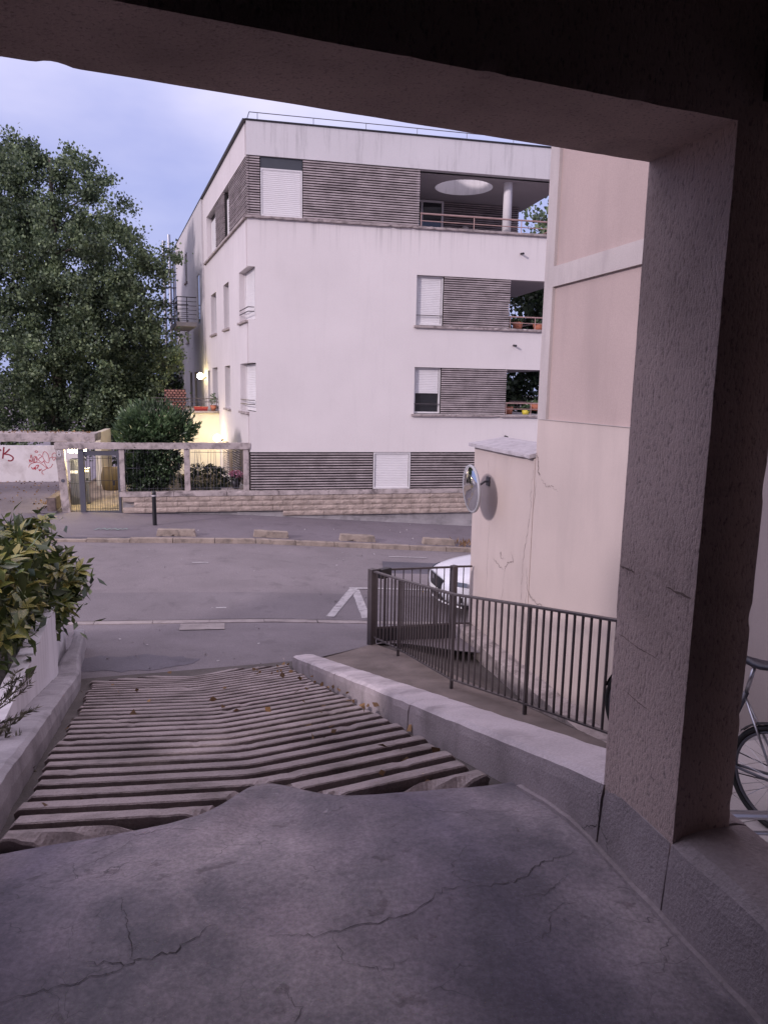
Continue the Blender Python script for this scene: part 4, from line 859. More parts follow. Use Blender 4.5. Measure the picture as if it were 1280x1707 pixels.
# ------------------------------------------------------------------ terrace with lattice, rail and pots, lit from below
te = thing('terrace', 'cream rendered terrace block lit yellow beside the flank of the flats', 'terrace', UV(-2, -8, -1.6))
MB().box(UV, (-3.4, -.70), (-12.5, -5.9), (-2.2, .62)).build('wall', YELLOWW, te); rough_box(UV, (-3.45, -.72), (-12.5, -5.82), (.622, .70), 20, 10, 1, .006, 4, .012, 3).build('edge', LEDGE, te)
for zz in (1.02, 1.14): MB().tube([UV(-3.3, -5.95, zz), UV(-.95, -5.95, zz)], .016, 6).build('terrace_rail', RAILM, te)
for u in (-3.2, -2.2, -1.55, -1.0): MB().tube([UV(u, -5.95, .69), UV(u, -5.95, 1.15)], .014, 6).build('rail_post', RAILM, te)
la = thing('lattice_screen', 'brown woven lattice screen standing on the terrace rail', 'screen', UV(-2.5, -6.05, .7))
for k in range(9):
    zz = .72 + k * .082
    for q in range(6):
        u = -2.82 + q * .122 + (.05 if k % 2 else -.01); MB().box(UV, (u, u + .086), (-6.07, -6.03), (zz, zz + .058)).build('weave', LATT, la)
MB().box(UV, (-2.84, -2.10), (-6.11, -6.08), (.705, 1.46)).build('frame', plain('lattice_frame', (.045, .02, .02), .8), la)
wb = thing('window_box', 'red plastic window box on the terrace edge', 'planter', UV(-1.55, -6.0, .70)); MB().hexa([UV(-1.78, -6.1, .702), UV(-1.34, -6.1, .702), UV(-1.34, -5.92, .702), UV(-1.78, -5.92, .702)], [UV(-1.82, -6.13, .85), UV(-1.30, -6.13, .85), UV(-1.30, -5.89, .85), UV(-1.82, -5.89, .85)]).build('box', REDP, wb)

# globe lamps on the flank
globe = emit('globe_lamp', (1.0, .82, .42), 16.0)
for (l, d, z, e, lab) in ((9.15, -.26, 1.98, 6, 'lit globe lamp high on the flank above the terrace'), (4.95, -.24, -.22, 20, 'lit globe lamp low on the flank lighting the terrace wall')):
    gl_ = thing('globe_lamp', lab, 'lamp', SD(l, d, z), 'globe wall lamps on the flats')
    MB().sphere(SD(l, d, z), .13, 18, 12).build('globe', globe, gl_, smooth=True, merge=True); MB().tube([SD(l, .0, z - .05), SD(l, d, z - .12)], .025, 8).build('bracket', DARKM, gl_)
    point('globe_lamp_light', SD(l, d - .17, z), e, (1.0, .82, .44), .12)

# ------------------------------------------------------------------ graffiti wall, driveway and canopy on the left
dv = MB(); dv.grid(lambda i, j: UV(-16 + 10.65 * i / 10, .3 - 5.4 * j / 8, zs(-6) + .025 + .22 * sm(0, 5, 5.4 * j / 8)), 10, 8); struct(dv.build('driveway', PAVM))
gw = thing('graffiti_wall', 'white rendered wall with red spray tags behind the driveway', 'wall', UV(-8, -5.1, -1.75))
rough_box(UV, (-16, -5.62), (-5.3, -5.0), (-2.1, -.52), 30, 2, 8, .004, 2, .005, 3).build('body', surf('tagged_render', (.60, .565, .575), var=.05, vs_=1.2, dirt=(.33, .28, .27), dirt_amt=.6, ds=1.2, bs=50, bstr=.15), gw)
def GZ(zx, zy): px, py = zx / 9.846, 700 + zy / 9.846; return UV(-8.07 + px * .01885 - (py - 700) * .00128, -4.994, .35 - (py - 700) * .0205)
def smooth_poly(p, n=6):
    out = []
    for i in range(len(p) - 1):
        a = p[max(i - 1, 0)]; b = p[i]; c = p[i + 1]; d = p[min(i + 2, len(p) - 1)]
        for k in range(n):
            t = k / n; out.append(tuple(.5 * (2 * b[m] + (c[m] - a[m]) * t + (2 * a[m] - 5 * b[m] + 4 * c[m] - d[m]) * t * t + (3 * b[m] - a[m] - 3 * c[m] + d[m]) * t ** 3) for m in (0, 1)))
    return out + [p[-1]]
for w, mt, strokes in ((.045, SPRAYD, [[(60, 435), (50, 540), (40, 625)], [(155, 465), (100, 520), (55, 550)], [(55, 550), (140, 560), (205, 600), (205, 640), (170, 660), (125, 655)], [(-30, 470), (0, 480), (10, 500)]]),
                       (.016, SPRAY, [[(470, 640), (490, 690), (485, 640), (520, 680), (515, 580), (500, 570), (495, 620)], [(540, 600), (545, 680), (600, 670), (600, 600), (550, 590)], [(560, 690), (560, 640), (580, 600), (600, 650)],
                                      [(620, 570), (650, 560), (680, 590), (640, 620), (630, 650), (690, 690), (710, 660)], [(700, 540), (730, 510), (780, 550), (805, 640), (790, 695), (740, 670), (700, 600), (700, 540)],
                                      [(565, 510), (590, 495), (615, 510), (590, 528), (565, 510)], [(800, 620), (850, 600), (855, 560), (890, 530), (920, 560), (910, 620), (880, 655), (860, 610), (905, 605)],
                                      [(465, 770), (490, 720), (560, 690), (640, 690), (710, 735), (780, 785), (840, 760), (862, 712)], [(715, 660), (740, 720), (785, 790)], [(785, 775), (730, 810), (690, 830), (690, 870), (720, 885)]]),
                       (.026, SPRAY, [[(510, 765), (540, 800), (560, 770), (570, 800)], [(580, 750), (575, 810)], [(585, 740), (630, 735), (600, 790)], [(640, 795), (645, 825), (680, 795)]])):
    for st_ in strokes: MB().ribbon([GZ(*q) for q in smooth_poly(st_)], w, -NX).build('graffiti_stroke', mt, gw)
cn = thing('canopy_beam', 'long stained concrete canopy beam above the tagged wall', 'beam', UV(-8, -.5, 0)); rough_box(UV, (-16, -4.32), (-1.3, -.24), (-.03, .20), 80, 6, 3, .008, 4, .018, 2).build('body', CONC_L, cn)
MB().box(UV, (-16, -15.7), (-1.2, -.3), (-2.1, -.035)).build('pier', CONC_L, cn)
BRST = surf('brown_stone', (.15, .115, .105), var=.3, vs_=6, dirt=(.07, .055, .05), dirt_amt=.7, ds=6, bs=30, bstr=.8)
sb = thing('kerb_wall', 'short brown stone wall stub beside post number 8', 'wall', UV(-5.6, -1, -2)); rough_box(UV, (-5.62, -5.40), (-4.0, .05), (-2.15, -1.58), 4, 20, 4, .008, 5, .02, 2).build('body', BRST, sb)

# ================================================================== STREET FURNITURE
bo = thing('bollard', 'black metal bollard with white band on the far pavement', 'bollard', UV(-2.58, 1.74, zs(-2.58)))
MB().lathe(UV(-2.58, 1.74, zs(-2.58) + .01), [(.0, 0), (.055, 0), (.055, .80), (.0551, .80)], 16).build('shaft', BLKP, bo, smooth=False); MB().lathe(UV(-2.58, 1.74, zs(-2.58) + .01), [(.056, .78), (.056, .83)], 16).build('white_band', PAINT, bo)
MB().lathe(UV(-2.58, 1.74, zs(-2.58) + .01), [(.055, .80), (.058, .86), (.05, .91), (.0, .93)], 16).build('head', BLKP, bo, smooth=True)
for k, (a0, a1, lab) in enumerate(((-2.42, -1.46, 'long concrete kerb block nearest the black bollard'), (-.04, .87, 'second concrete kerb block from the bollard'), (2.19, 3.15, 'third concrete kerb block from the bollard, weeds at its end'), (4.46, 5.36, 'rightmost concrete kerb block, beside the beige pier'))):
    kb_ = thing('kerb_block', lab, 'kerb block', UV((a0 + a1) / 2, 3.1, zs(a0)), 'concrete blocks along the far kerb')
    rough_box(lambda a, b, c: UV(a0 + .03 * c + (a1 - a0 - .06 * c) * a, 2.98 + .22 * b, zs(a0 + (a1 - a0) * a) + .0 + .165 * c), (0, 1), (0, 1), (0, 1), 14, 3, 3, .008, 6, .018, k).build('block', KERB, kb_)

# ------------------------------------------------------------------ vegetation helpers
def leaf_mesh(name, C, D, L, wr, mat, off, fold=.25, kind=None, parent=None, loc=None):
    """C centres, D directions (n,3), L lengths -> one mesh of folded rhombic leaves"""
    n = len(C); D = D / np.linalg.norm(D, axis=1, keepdims=True)
    r_ = rng.normal(size=(n, 3)); B = np.cross(D, r_); B /= np.linalg.norm(B, axis=1, keepdims=True) + 1e-9; U = np.cross(B, D)
    L = L[:, None]; w = L * wr
    V = np.stack([C, C + D * L * .45 + B * w + U * w * fold, C + D * L, C + D * L * .45 - B * w + U * w * fold], 1).reshape(-1, 3) - np.array(off)
    idx = np.arange(n)[:, None] * 4; Fc = np.concatenate([idx + np.array([0, 1, 2]), idx + np.array([0, 2, 3])], 1).reshape(-1, 3)
    m = bpy.data.meshes.new(name); m.vertices.add(len(V)); m.vertices.foreach_set('co', V.ravel()); m.loops.add(len(Fc) * 3); m.loops.foreach_set('vertex_index', Fc.ravel().astype(np.int32))
    m.polygons.add(len(Fc)); m.polygons.foreach_set('loop_start', np.arange(len(Fc), dtype=np.int32) * 3); m.polygons.foreach_set('loop_total', np.full(len(Fc), 3, np.int32)); m.update(calc_edges=True); m.materials.append(mat)
    o = bpy.data.objects.new(name, m); COL.objects.link(o)
    if parent: o.parent = parent
    if kind: o['kind'] = kind
    return o
def unit(n): v = rng.normal(size=(n, 3)); return v / np.linalg.norm(v, axis=1, keepdims=True)
def clumps(ells, n, power=.33):
    out = []; nrm = []; wts = np.array([e[1][0] * e[1][1] * e[1][2] for e in ells]) ** .7; wts /= wts.sum()
    for k in rng.choice(len(ells), n, p=wts):
        c, r_ = ells[k]; d = unit(1)[0]; out.append(np.array(c) + d * np.array(r_) * rng.random() ** power); nrm.append(d)
    return np.array(out), np.array(nrm)
def tree(name, label, base, ells, ncl, per, leaf, spread, mat, trunk_r, wr=.42, group=None, upward=.5, limbs=26):
    t = thing(name, label, 'tree', base, group); b = Vector(base); cc, nn = clumps(ells, ncl)
    mb = MB(); top = Vector(np.mean([e[0] for e in ells], 0)); top.z = max(e[0][2] for e in ells)
    mid = b.lerp(top, .35) + Vector((.1, .1, 0)); mb.tube([b - Z * .2, b + Z * .6, mid, top], [trunk_r * 1.35, trunk_r, trunk_r * .8, trunk_r * .15], 10); mb.build('trunk', BARK, t, smooth=True)
    for k in rng.choice(ncl, min(limbs, ncl), replace=False):
        p = Vector(cc[k]); f = .25 + .55 * max(0, min(1, (p.z - b.z) / (top.z - b.z + .01))); a = b.lerp(top, f); q = a.lerp(p, .5) + Vector((random.uniform(-.2, .2), random.uniform(-.2, .2), .25))
        MB().tube([a, q, p], [trunk_r * .35, trunk_r * .2, .02], 6).build('limb', BARK, t, smooth=True)
    C = np.repeat(cc, per, 0) + rng.normal(size=(ncl * per, 3)) * spread * np.repeat(rng.uniform(.6, 1.35, size=(ncl, 1)), per, 0) * np.array([1, 1, .8])
    D = np.repeat(nn, per, 0) * .5 + unit(ncl * per) * .8 + np.array([0, 0, upward]); Lf = leaf * rng.uniform(.65, 1.25, ncl * per)
    leaf_mesh('crown', C, D, Lf, wr, mat, base, parent=t)
    return t
# big linden behind the tagged wall
T0 = (-13.4, 30.0, -1.6)
E_ = [((-13.2, 30, 4.2), (4.6, 4.2, 4.4)), ((-13.0, 30, 7.6), (3.2, 3.0, 2.9)), ((-14.2, 30, 8.6), (2.2, 2, 2.0)), ((-11.9, 29.6, 8.8), (1.2, 1.2, 1.5)), ((-10.6, 29.5, 5.6), (2.0, 2, 2.4)), ((-9.6, 29.2, 3.4), (1.5, 1.6, 2.4)), ((-11.5, 29, 2.0), (2.6, 2.4, 2.4)), ((-16.5, 30, 4), (3, 3, 4)), ((-13.2, 29, 1.6), (3.4, 2.4, 2.2)), ((-9.1, 29.4, 6.4), (.9, .9, .7)), ((-15, 30, 9.3), (1.0, 1, 1.2)), ((-13.2, 30, 9.8), (.8, .8, .9))]
tree('linden_tree', 'big dense linden tree behind the tagged wall on the left', T0, E_ + [((-15.6, 30, 8.2), (2.4, 2, 2.2)), ((-14.2, 29.6, 10.0), (.9, .9, .8)), ((-13.6, 28.6, .3), (4.6, 1.8, 1.7)), ((-10.4, 28.8, 1.2), (1.9, 1.6, 2.0)), ((-11.8, 28.2, 4.4), (2.4, 1.6, 2.6)), ((-14.6, 28.2, 6.2), (2.6, 1.6, 2.6))], 1150, 140, .118, .195, LF_TREE, .30, limbs=30)
tree('garden_tree', 'smaller dark tree behind the linden, seen beside the steel flues', (-11.5, 39, -1.8), [((-11.5, 39, 2.6), (3.4, 2, 2.6)), ((-13.5, 39, 1.2), (3, 2, 2.2))], 130, 70, .2, .35, LF_DARK, .2, limbs=8)
for (bx_, by_, h, rr, lab) in ((9.0, 33.5, 10.6, 3.4, 'leafy dark tree seen through the top loggia'), (7.4, 31.0, 6.4, 3.2, 'dark tree seen through the lower loggias')):
    tree('courtyard_tree', lab, (bx_, by_, -2.6), [((bx_, by_, h - 4.2), (rr, rr * .8, 4.4)), ((bx_ + .4, by_, h - 1.5), (rr * .55, rr * .5, 2.2))], 420, 70, .2, .34, LF_DARK if h < 8 else LF_TREE, .2, limbs=10)
# laurel / ivy growing through the frame
lb = thing('laurel_bush', 'laurel bush growing up through the concrete frame beside the gate', 'bush', UV(-2.8, -.6, -1.6))
for k in range(9): a = UV(-2.8 + random.uniform(-.3, .3), -.7, -1.65); MB().tube([a, a + Vector((random.uniform(-.3, .3), 0, .9)), a + Vector((random.uniform(-.8, .8), random.uniform(-.3, .3), 2.2))], [.03, .022, .01], 6).build('stem', BARK, lb)
def bush_cloud(parent, ells, ncl, per, leaf, spread, mat, wr, name='foliage', up=.5, power=.3):
    cc, nn = clumps(ells, ncl, power); C = np.repeat(cc, per, 0) + rng.normal(size=(ncl * per, 3)) * spread; D = np.repeat(nn, per, 0) * .9 + unit(ncl * per) * .6 + np.array([0, 0, up])
    return leaf_mesh(name, C, D, leaf * rng.uniform(.6, 1.2, ncl * per), wr, mat, rootloc(parent), parent=parent, kind='stuff')
def ue(u, v, z, ru, rv, rz): return (tuple(UV(u, v, z)), (ru, rv, rz))
bush_cloud(lb, [ue(-2.75, -.75, .42, 1.02, .7, .62), ue(-2.3, -.6, .35, .75, .5, .45), ue(-3.2, -.7, .1, .6, .5, .5)], 260, 22, .19, .09, LF_LAUREL, .17, up=.7)
bush_cloud(lb, [ue(-2.95, -.28, -.75, .62, .26, .62), ue(-2.5, -.25, -.6, .55, .22, .5), ue(-3.2, -.25, -1.1, .40, .2, .35), ue(-2.75, -.3, -1.2, .5, .2, .25)], 330, 30, .085, .06, LF_DARK, .33, up=.1)
bush_cloud(lb, [ue(-3.0, -.12, -.75, .58, .12, .60), ue(-2.5, -.12, -.6, .45, .12, .45)], 110, 16, .085, .05, LF_LAUREL, .33, up=.1)
rbh = thing('round_bush', 'rounded dark clipped bush behind the rod grille', 'bush', UV(-1.4, -1.4, -1.6)); bush_cloud(rbh, [ue(-1.35, -1.3, -1.30, .80, .6, .50)], 520, 26, .042, .028, LF_DARK, .32, up=.2, power=.16)
dbk = thing('garden_shrubs', 'dark shrubs beyond the garden gate', 'shrubs', UV(-4, -7, -1.8)); bush_cloud(dbk, [ue(-3.6, -6.5, -.9, .8, 1.2, .9), ue(-4.6, -8.5, -.7, 1.2, 1, 1.1), ue(-6.5, -9, .2, 3, 1, .7), ue(-3.6, -9, .3, 1.5, 1, 1.4)], 240, 40, .12, .15, LF_DARK, .35)
# flower pot behind the grille
fp = thing('flower_pot', 'dark pot of pink flowers behind the grille by the slatted corner', 'flower pot', UV(-.42, -.55, -1.42)); pc = UV(-.42, -.55, -1.43)
MB().box(UV, (-.85, -.1), (-.95, -.32), (-1.62, -1.45)).build('stand', CONC_L, fp); MB().lathe(pc, [(0, 0), (.10, 0), (.15, .26), (.13, .26), (.12, .2), (0, .2)], 16).build('pot', DARKM, fp, smooth=True, merge=True)
C = np.array(pc + Z * .40) + unit(260) * np.array([.22, .18, .12]) * rng.random((260, 1)) ** .3; leaf_mesh('blossoms', C, unit(260) + np.array([0, 0, .6]), np.full(260, .055), .45, FLOWER, rootloc(fp), parent=fp, kind='stuff')
C = np.array(pc + Z * .30) + unit(120) * np.array([.17, .15, .08]); leaf_mesh('foliage', C, unit(120) + np.array([0, 0, .4]), np.full(120, .08), .3, LF_DARK, rootloc(fp), parent=fp, kind='stuff')
# terrace pots, loggia pots
def pot(loc, r_, h, mat, label, plant, group='potted plants'):
    p = thing('flower_pot', label, 'flower pot', loc, group); MB().lathe(loc, [(0, 0), (r_ * .7, 0), (r_, h), (r_ * .88, h), (r_ * .8, h * .8), (0, h * .8)], 14).build('pot', mat, p, smooth=True, merge=True)
    C = np.array(Vector(loc) + Z * (h + plant * .4)) + unit(90) * np.array([r_ * 1.3, r_ * 1.3, plant * .5]) * rng.random((90, 1)) ** .4; leaf_mesh('foliage', C, unit(90) + np.array([0, 0, .6]), rng.uniform(.05, .12, 90), .25, LF_LAUREL, loc, parent=p, kind='stuff'); return p
pot(UV(-1.12, -6.02, .705), .12, .2, TERRA, 'terracotta pot with spiky plant at the end of the terrace', .5)
pot(FD(8.35, .5, 3.485), .17, .26, TERRA, 'terracotta pot on the second floor loggia, left one', .12); pot(FD(9.05, .45, 3.485), .20, .22, TERRA, 'wide terracotta pot on the second floor loggia by the beige wall', .1)
pot(FD(8.15, .45, .855), .16, .26, TERRA, 'terracotta pot on the first floor loggia beside the slats', .1); pot(FD(8.72, .40, .855), .13, .16, plain('yellow_glaze', (.6, .5, .06), .5), 'yellow pot on the first floor loggia', .2); pot(FD(9.1, .5, 1.0), .2, .2, TERRA, 'brown trough on the first floor loggia by the beige wall', .1)

# ------------------------------------------------------------------ aucuba over the white planter
lm = MB()
def lf(i, j):                                            # long pointed leaf along +x, folded at the midrib, drooping
    f = i / 7; w = .5 * .42 * math.sin(math.pi * (f ** .85)) ** .8 * (1 - .15 * f) if 0 < i < 7 else .004
    y = (j - 1) * w; return Vector((f, y, abs(y) * .35 - .22 * f * f + .01 * math.sin(9 * f + j)))
lm.grid(lf, 7, 2); lm = lm.mesh('leaf', smooth=True); lm.materials.append(LF_AUC)
def shrub(label, tips, nparts, leaf, seed, nstuff):
    rnd = random.Random(seed); base = Vector(tips[0]); base.z = -1.65; sh = thing('variegated_shrub', label, 'shrub', base, 'spotted laurel shrubs in the white planter'); cnt = 0
    root = Vector((sum(p[0] for p in tips) / len(tips) - .3, sum(p[1] for p in tips) / len(tips), -1.7))
    for p in tips[::3]: p = Vector(p); MB().tube([root + Vector((rnd.uniform(-.2, .2), rnd.uniform(-.4, .4), 0)), root.lerp(p, .6) + Z * .15, p], [.02, .014, .007], 6).build('stem', LF_AUC2, sh)
    for p in tips:
        p = Vector(p); nl = rnd.randint(6, 9); tilt = Vector((rnd.uniform(-.2, .45), rnd.uniform(-.5, .1), 1)).normalized(); ph = rnd.random() * 6
        for k in range(nl):
            if cnt >= nparts: break
            a = ph + 2 * math.pi * k / nl * 1.02 + rnd.uniform(-.25, .25); el = rnd.uniform(-.25, .75); L = leaf * rnd.uniform(.7, 1.25)
            x0 = tilt.orthogonal().normalized(); y0 = tilt.cross(x0); d = ((x0 * math.cos(a) + y0 * math.sin(a)) * math.cos(el) + tilt * math.sin(el)).normalized()
            zz = (Z + Vector((rnd.uniform(-.4, .4), rnd.uniform(-.4, .4), 0))); yy = zz.cross(d).normalized(); zz = d.cross(yy)
            inst('leaf', lm, sh, frame(d * L, yy * L, zz * L, p + d * .01)); cnt += 1
    T_ = np.array([tuple(p) for p in tips]); idx = rng.integers(0, len(T_), nstuff); C = T_[idx] + rng.normal(size=(nstuff, 3)) * .105 - np.array([.08, -.03, .10])
    leaf_mesh('foliage', C, unit(nstuff) + np.array([.15, -.35, .2]), leaf * rng.uniform(.6, 1.1, nstuff), .19, LF_AUC2, base, parent=sh, kind='stuff'); return sh
def tips_for(s0, s1, n, ztop, zbot, over, seed, deep=.9):
    rnd = random.Random(seed); out = []
    for k in range(n):
        s = rnd.uniform(s0, s1); h = rnd.random(); z = zbot(s) + (ztop(s) - zbot(s)) * h; bulge = math.sin(math.pi * min(1, h + .12)); t = lp(s) - .42 + over * bulge - deep * rnd.random() ** 1.8 * (.35 + .65 * h); p = ST(s, t, z); out.append((p.x, p.y, p.z))
    return out
shrub('spotted laurel shrub overhanging the nearer white planter wall', tips_for(4.2, 6.9, 44, lambda s: .16 - .08 * (s - 4.3), lambda s: -.50 - .1 * (s - 4.2), .08, 5), 300, .215, 5, 1900)
shrub('spotted laurel shrub at the street end of the white planter', tips_for(6.8, 8.7, 42, lambda s: -.02 - .10 * (s - 6.7), lambda s: -1.35, .42, 6), 295, .20, 6, 1700)
# wiry needle plant trailing over the left low wall
nd = thing('trailing_rosemary', 'wiry dark trailing plant hanging over the left low wall', 'plant', ST(2.9, -2.75, zr(2.9) + .2)); rnd = random.Random(3); CN = []; DN = []
for k in range(13):
    p = ST(2.55 + rnd.uniform(-.35, .6), -2.60 + rnd.uniform(-.12, .06), zr(3.0) + .28 + rnd.uniform(-.05, .25)); d = (BX * rnd.uniform(.25, 1) + AX * rnd.uniform(-.5, .7) + Z * rnd.uniform(-.35, .5)).normalized(); pts = [p]
    for q in range(7): d = (d + Z * .10 + Vector((rnd.uniform(-.25, .25), rnd.uniform(-.25, .25), rnd.uniform(-.15, .15)))).normalized(); pts.append(pts[-1] + d * .040)
    MB().tube(pts, [.004] * 4 + [.003] * 4, 5).build('stem', LF_ROSE, nd)
    for q in range(len(pts)):
        for _ in range(5 if q < 3 else 11): CN.append(tuple(pts[q] + Vector((rnd.uniform(-.01, .01),) * 3))); DN.append(tuple(d + Vector((rnd.uniform(-.8, .8), rnd.uniform(-.8, .8), rnd.uniform(-.6, .8)))))
leaf_mesh('needles', np.array(CN), np.array(DN), rng.uniform(.03, .06, len(CN)), .085, LF_ROSE, rootloc(nd), parent=nd, kind='stuff')
# weeds along the kerb
wd = thing('kerb_weeds', 'dry weeds growing at the far kerb by the beige pier', 'weeds', UV(5.6, 3.2, zs(5.6))); C = np.array(UV(5.62, 3.22, zs(5.6) + .04)) + rng.normal(size=(90, 3)) * np.array([.14, .08, .03]); leaf_mesh('blades', C, unit(90) * .6 + np.array([0, 0, 1]), rng.uniform(.08, .22, 90), .06, LF_DRY, rootloc(wd), parent=wd, kind='stuff')
# leaf litter on ramp, canopy, driveway
C = []; D = []
rnd = random.Random(11)
for k in range(150):
    s = rnd.uniform(.9, 7.2); t = (-.02 - abs(rnd.gauss(0, .35))) if k % 3 else rnd.uniform(tl(s) + .05, -.1); t = max(t, tl(s) + .05); p = ST(s, t, zr(s) + .012 + .055 * (rnd.random() < .3)); C.append(tuple(p)); D.append((rnd.uniform(-1, 1), rnd.uniform(-1, 1), rnd.uniform(-.05, .25)))
for k in range(500): u = rnd.uniform(-15, -4.4); p = UV(u, -.3 - rnd.random() * .9, .205 + rnd.random() * .025); C.append(tuple(p)); D.append((rnd.uniform(-1, 1), rnd.uniform(-1, 1), rnd.uniform(-.1, .3)))
for k in range(500): u = rnd.uniform(-11, -5.6); v = .1 - 5.0 * (1 - rnd.random() ** 2 * .8) if k % 3 else -5 * rnd.random(); u = u if k % 3 else -5.75 - abs(rnd.gauss(0, .15)); p = UV(u, v, zs(-6) + .045 + .22 * sm(0, 5, .3 - v)); C.append(tuple(p)); D.append((rnd.uniform(-1, 1), rnd.uniform(-1, 1), rnd.uniform(-.1, .3)))
lit = leaf_mesh('leaf_litter', np.array(C), np.array(D), rng.uniform(.035, .085, len(C)), .38, LF_DRY, (0, 0, 0), kind='stuff'); tag(lit, 'scattered dry leaves on the ramp, driveway and canopy', 'leaf litter')
C = []; D = []
for k in range(70):
    if k % 2: u = rnd.uniform(-3, 3); v = rnd.uniform(4.2, 9.6); p = UV(u, v, rz(u, v) + .004)
    elif k % 4: t = rnd.uniform(-2.4, 0); s = rnd.uniform(7.6, 9.5); q = ST(s, t, 0); p = Vector((q.x, q.y, on_apron(q.x, q.y, .012)))
    else: u = rnd.uniform(-3, 6); v = rnd.uniform(.15, 3.0); p = UV(u, v, zs(u) + .026)
    C.append(tuple(p)); D.append((rnd.uniform(-1, 1), rnd.uniform(-1, 1), .05))
lit = leaf_mesh('paper_litter', np.array(C), np.array(D), rng.uniform(.02, .06, len(C)), .4, PAINT, (0, 0, 0), kind='stuff'); tag(lit, 'small white scraps of litter on the street', 'litter')

# ================================================================== CAR
def build_car():
    L_, W_ = 4.25, 1.78
    # x: 0 at nose to L_, y across, z up; nose faces down-street (-u)
    c0 = UV(3.18, 8.72, 0)
    def CF(x, y, z): p = UV(3.18 + x, 8.78 - y, 0); p.z = zs(3.18 + x) - .075 + z; return p
    car = thing('parked_car', 'white hatchback parked nose first beside the beige pier', 'car', CF(2.1, 0, 0))
    st_ = [ # x, halfwidth, bottom, belt(shoulder) z, top z, crown width
        (.00, .52, .30, .52, .60, .40), (.06, .66, .22, .56, .68, .50), (.20, .78, .19, .62, .76, .58), (.45, .85, .18, .70, .85, .66), (.80, .88, .18, .78, .93, .70), (1.15, .89, .18, .83, .99, .72),
        (1.6, .89, .18, .88, 1.00, .74), (2.2, .89, .18, .90, 1.00, .74), (3.0, .89, .18, .92, 1.02, .74), (3.7, .88, .19, .94, 1.04, .72), (4.08, .82, .24, .93, 1.03, .68), (4.22, .70, .32, .85, .96, .58), (4.25, .5, .40, .78, .86, .42)]
    def ringp(k, j):
        x, hw, b, sh, top, cw = st_[k]; pr = [(0, b), (hw * .80, b), (hw * .97, b + .10), (hw, (b + sh) / 2), (hw * .985, sh), (cw, top - .03), (cw * .55, top), (0, top + .012)]
        y, z = pr[j]; return y, z
    mb = MB()
    for sg in (1, -1): mb.grid(lambda i, j: CF(st_[i][0] + (.10 * (1 - (ringp(i, j)[0] / .9) ** 2) * -1 + .10 if i < 3 else 0) * 0, sg * ringp(i, j)[0], ringp(i, j)[1]), len(st_) - 1, 7)
    for k in (0, len(st_) - 1): mb.add([CF(st_[k][0], y, z) for (y, z) in [ringp(k, j) for j in range(8)] + [(-a, b) for a, b in [ringp(k, j) for j in range(6, 0, -1)]]], [tuple(range(14))])
    mb.build('body', CARP, car, smooth=True, subsurf=2, merge=True)
    gh = [(1.12, .70, .97, .98), (1.75, .66, .98, 1.36), (2.2, .64, 1.0, 1.46), (3.0, .63, 1.0, 1.46), (3.7, .62, 1.02, 1.36), (4.12, .58, 1.0, 1.02)]
    mb = MB()
    for sg in (1, -1): mb.grid(lambda i, j: CF(gh[i][0], sg * [gh[i][1] + .06, gh[i][1], gh[i][1] * .82, 0][j], [gh[i][2] - .05, gh[i][2] + (gh[i][3] - gh[i][2]) * .75, gh[i][3], gh[i][3] + .02][j]), len(gh) - 1, 3)
    mb.build('glasshouse', GLASS, car, smooth=True, subsurf=1, merge=True)
    mb = MB(); mb.grid(lambda i, j: CF(1.95 + 1.75 * i / 8, -.58 + 1.16 * j / 6, 1.485 - .05 * ((i - 4) / 4) ** 2 - .05 * ((j - 3) / 3) ** 2), 8, 6); mb.build('roof', CARP, car, smooth=True)
    def front(y, z, dx=0): 
        a = abs(y) / .88; x = .01 + .40 * a ** 2.6 + .25 * max(0, z - .62) ** 1.2 + .10 * max(0, .34 - z); return CF(x - .03 + dx, y, z)
    def patch(name, mat, ys, zlo, zhi, dx, n=14):
        mb = MB(); mb.grid(lambda i, j: front(ys[0] + (ys[1] - ys[0]) * i / n, (lambda y: zlo(y) + (zhi(y) - zlo(y)) * j / 4)(ys[0] + (ys[1] - ys[0]) * i / n), dx), n, 4)
        return mb.build(name, mat, car, smooth=True)
    patch('grille', BLKP, (-.50, .50), lambda y: .40 + .12 * (abs(y) / .5) ** 3, lambda y: .66 - .06 * (abs(y) / .5) ** 4, -.015)
    for sg in (1, -1):
        patch('headlight', glass_mat('headlight_glass', (.12, .14, .18), .08) if sg == 1 else bpy.data.materials['headlight_glass'], (sg * .58, sg * .86), lambda y: .56 + .05 * (abs(y) - .58) / .28, lambda y: .66 + .03 * (abs(y) - .58) / .28, -.02, 8)
        patch('fog_light', BLKP, (sg * .55, sg * .80), lambda y: .30, lambda y: .40, -.012, 6)
    patch('lower_intake', BLKP, (-.52, .52), lambda y: .25, lambda y: .33, -.012); patch('splitter', plain('white_trim', (.7, .7, .72), .3), (-.8, .8), lambda y: .20, lambda y: .235, -.03)
    patch('number_plate', plain('plate', (.6, .6, .58), .5), (-.26, .26), lambda y: .345, lambda y: .44, -.028, 4)
    patch('bonnet_badge', STEEL, (-.05, .05), lambda y: .56, lambda y: .64, -.025, 4)
    for x in (.80, 3.38):
        for sg in (1, -1):
            c = CF(x, sg * .80, .30); ax = (CF(0, 1, 0) - CF(0, 0, 0)).normalized() * sg
            w = MB().lathe(c, [(.19, -.09), (.29, -.10), (.315, -.06), (.315, .06), (.29, .10), (.19, .095)], 28, ax).build('tyre', BLACK, car, smooth=True)
            MB().lathe(c, [(0, .075), (.05, .08), (.17, .06), (.195, .09)], 28, ax).build('rim', STEEL, w, smooth=True)
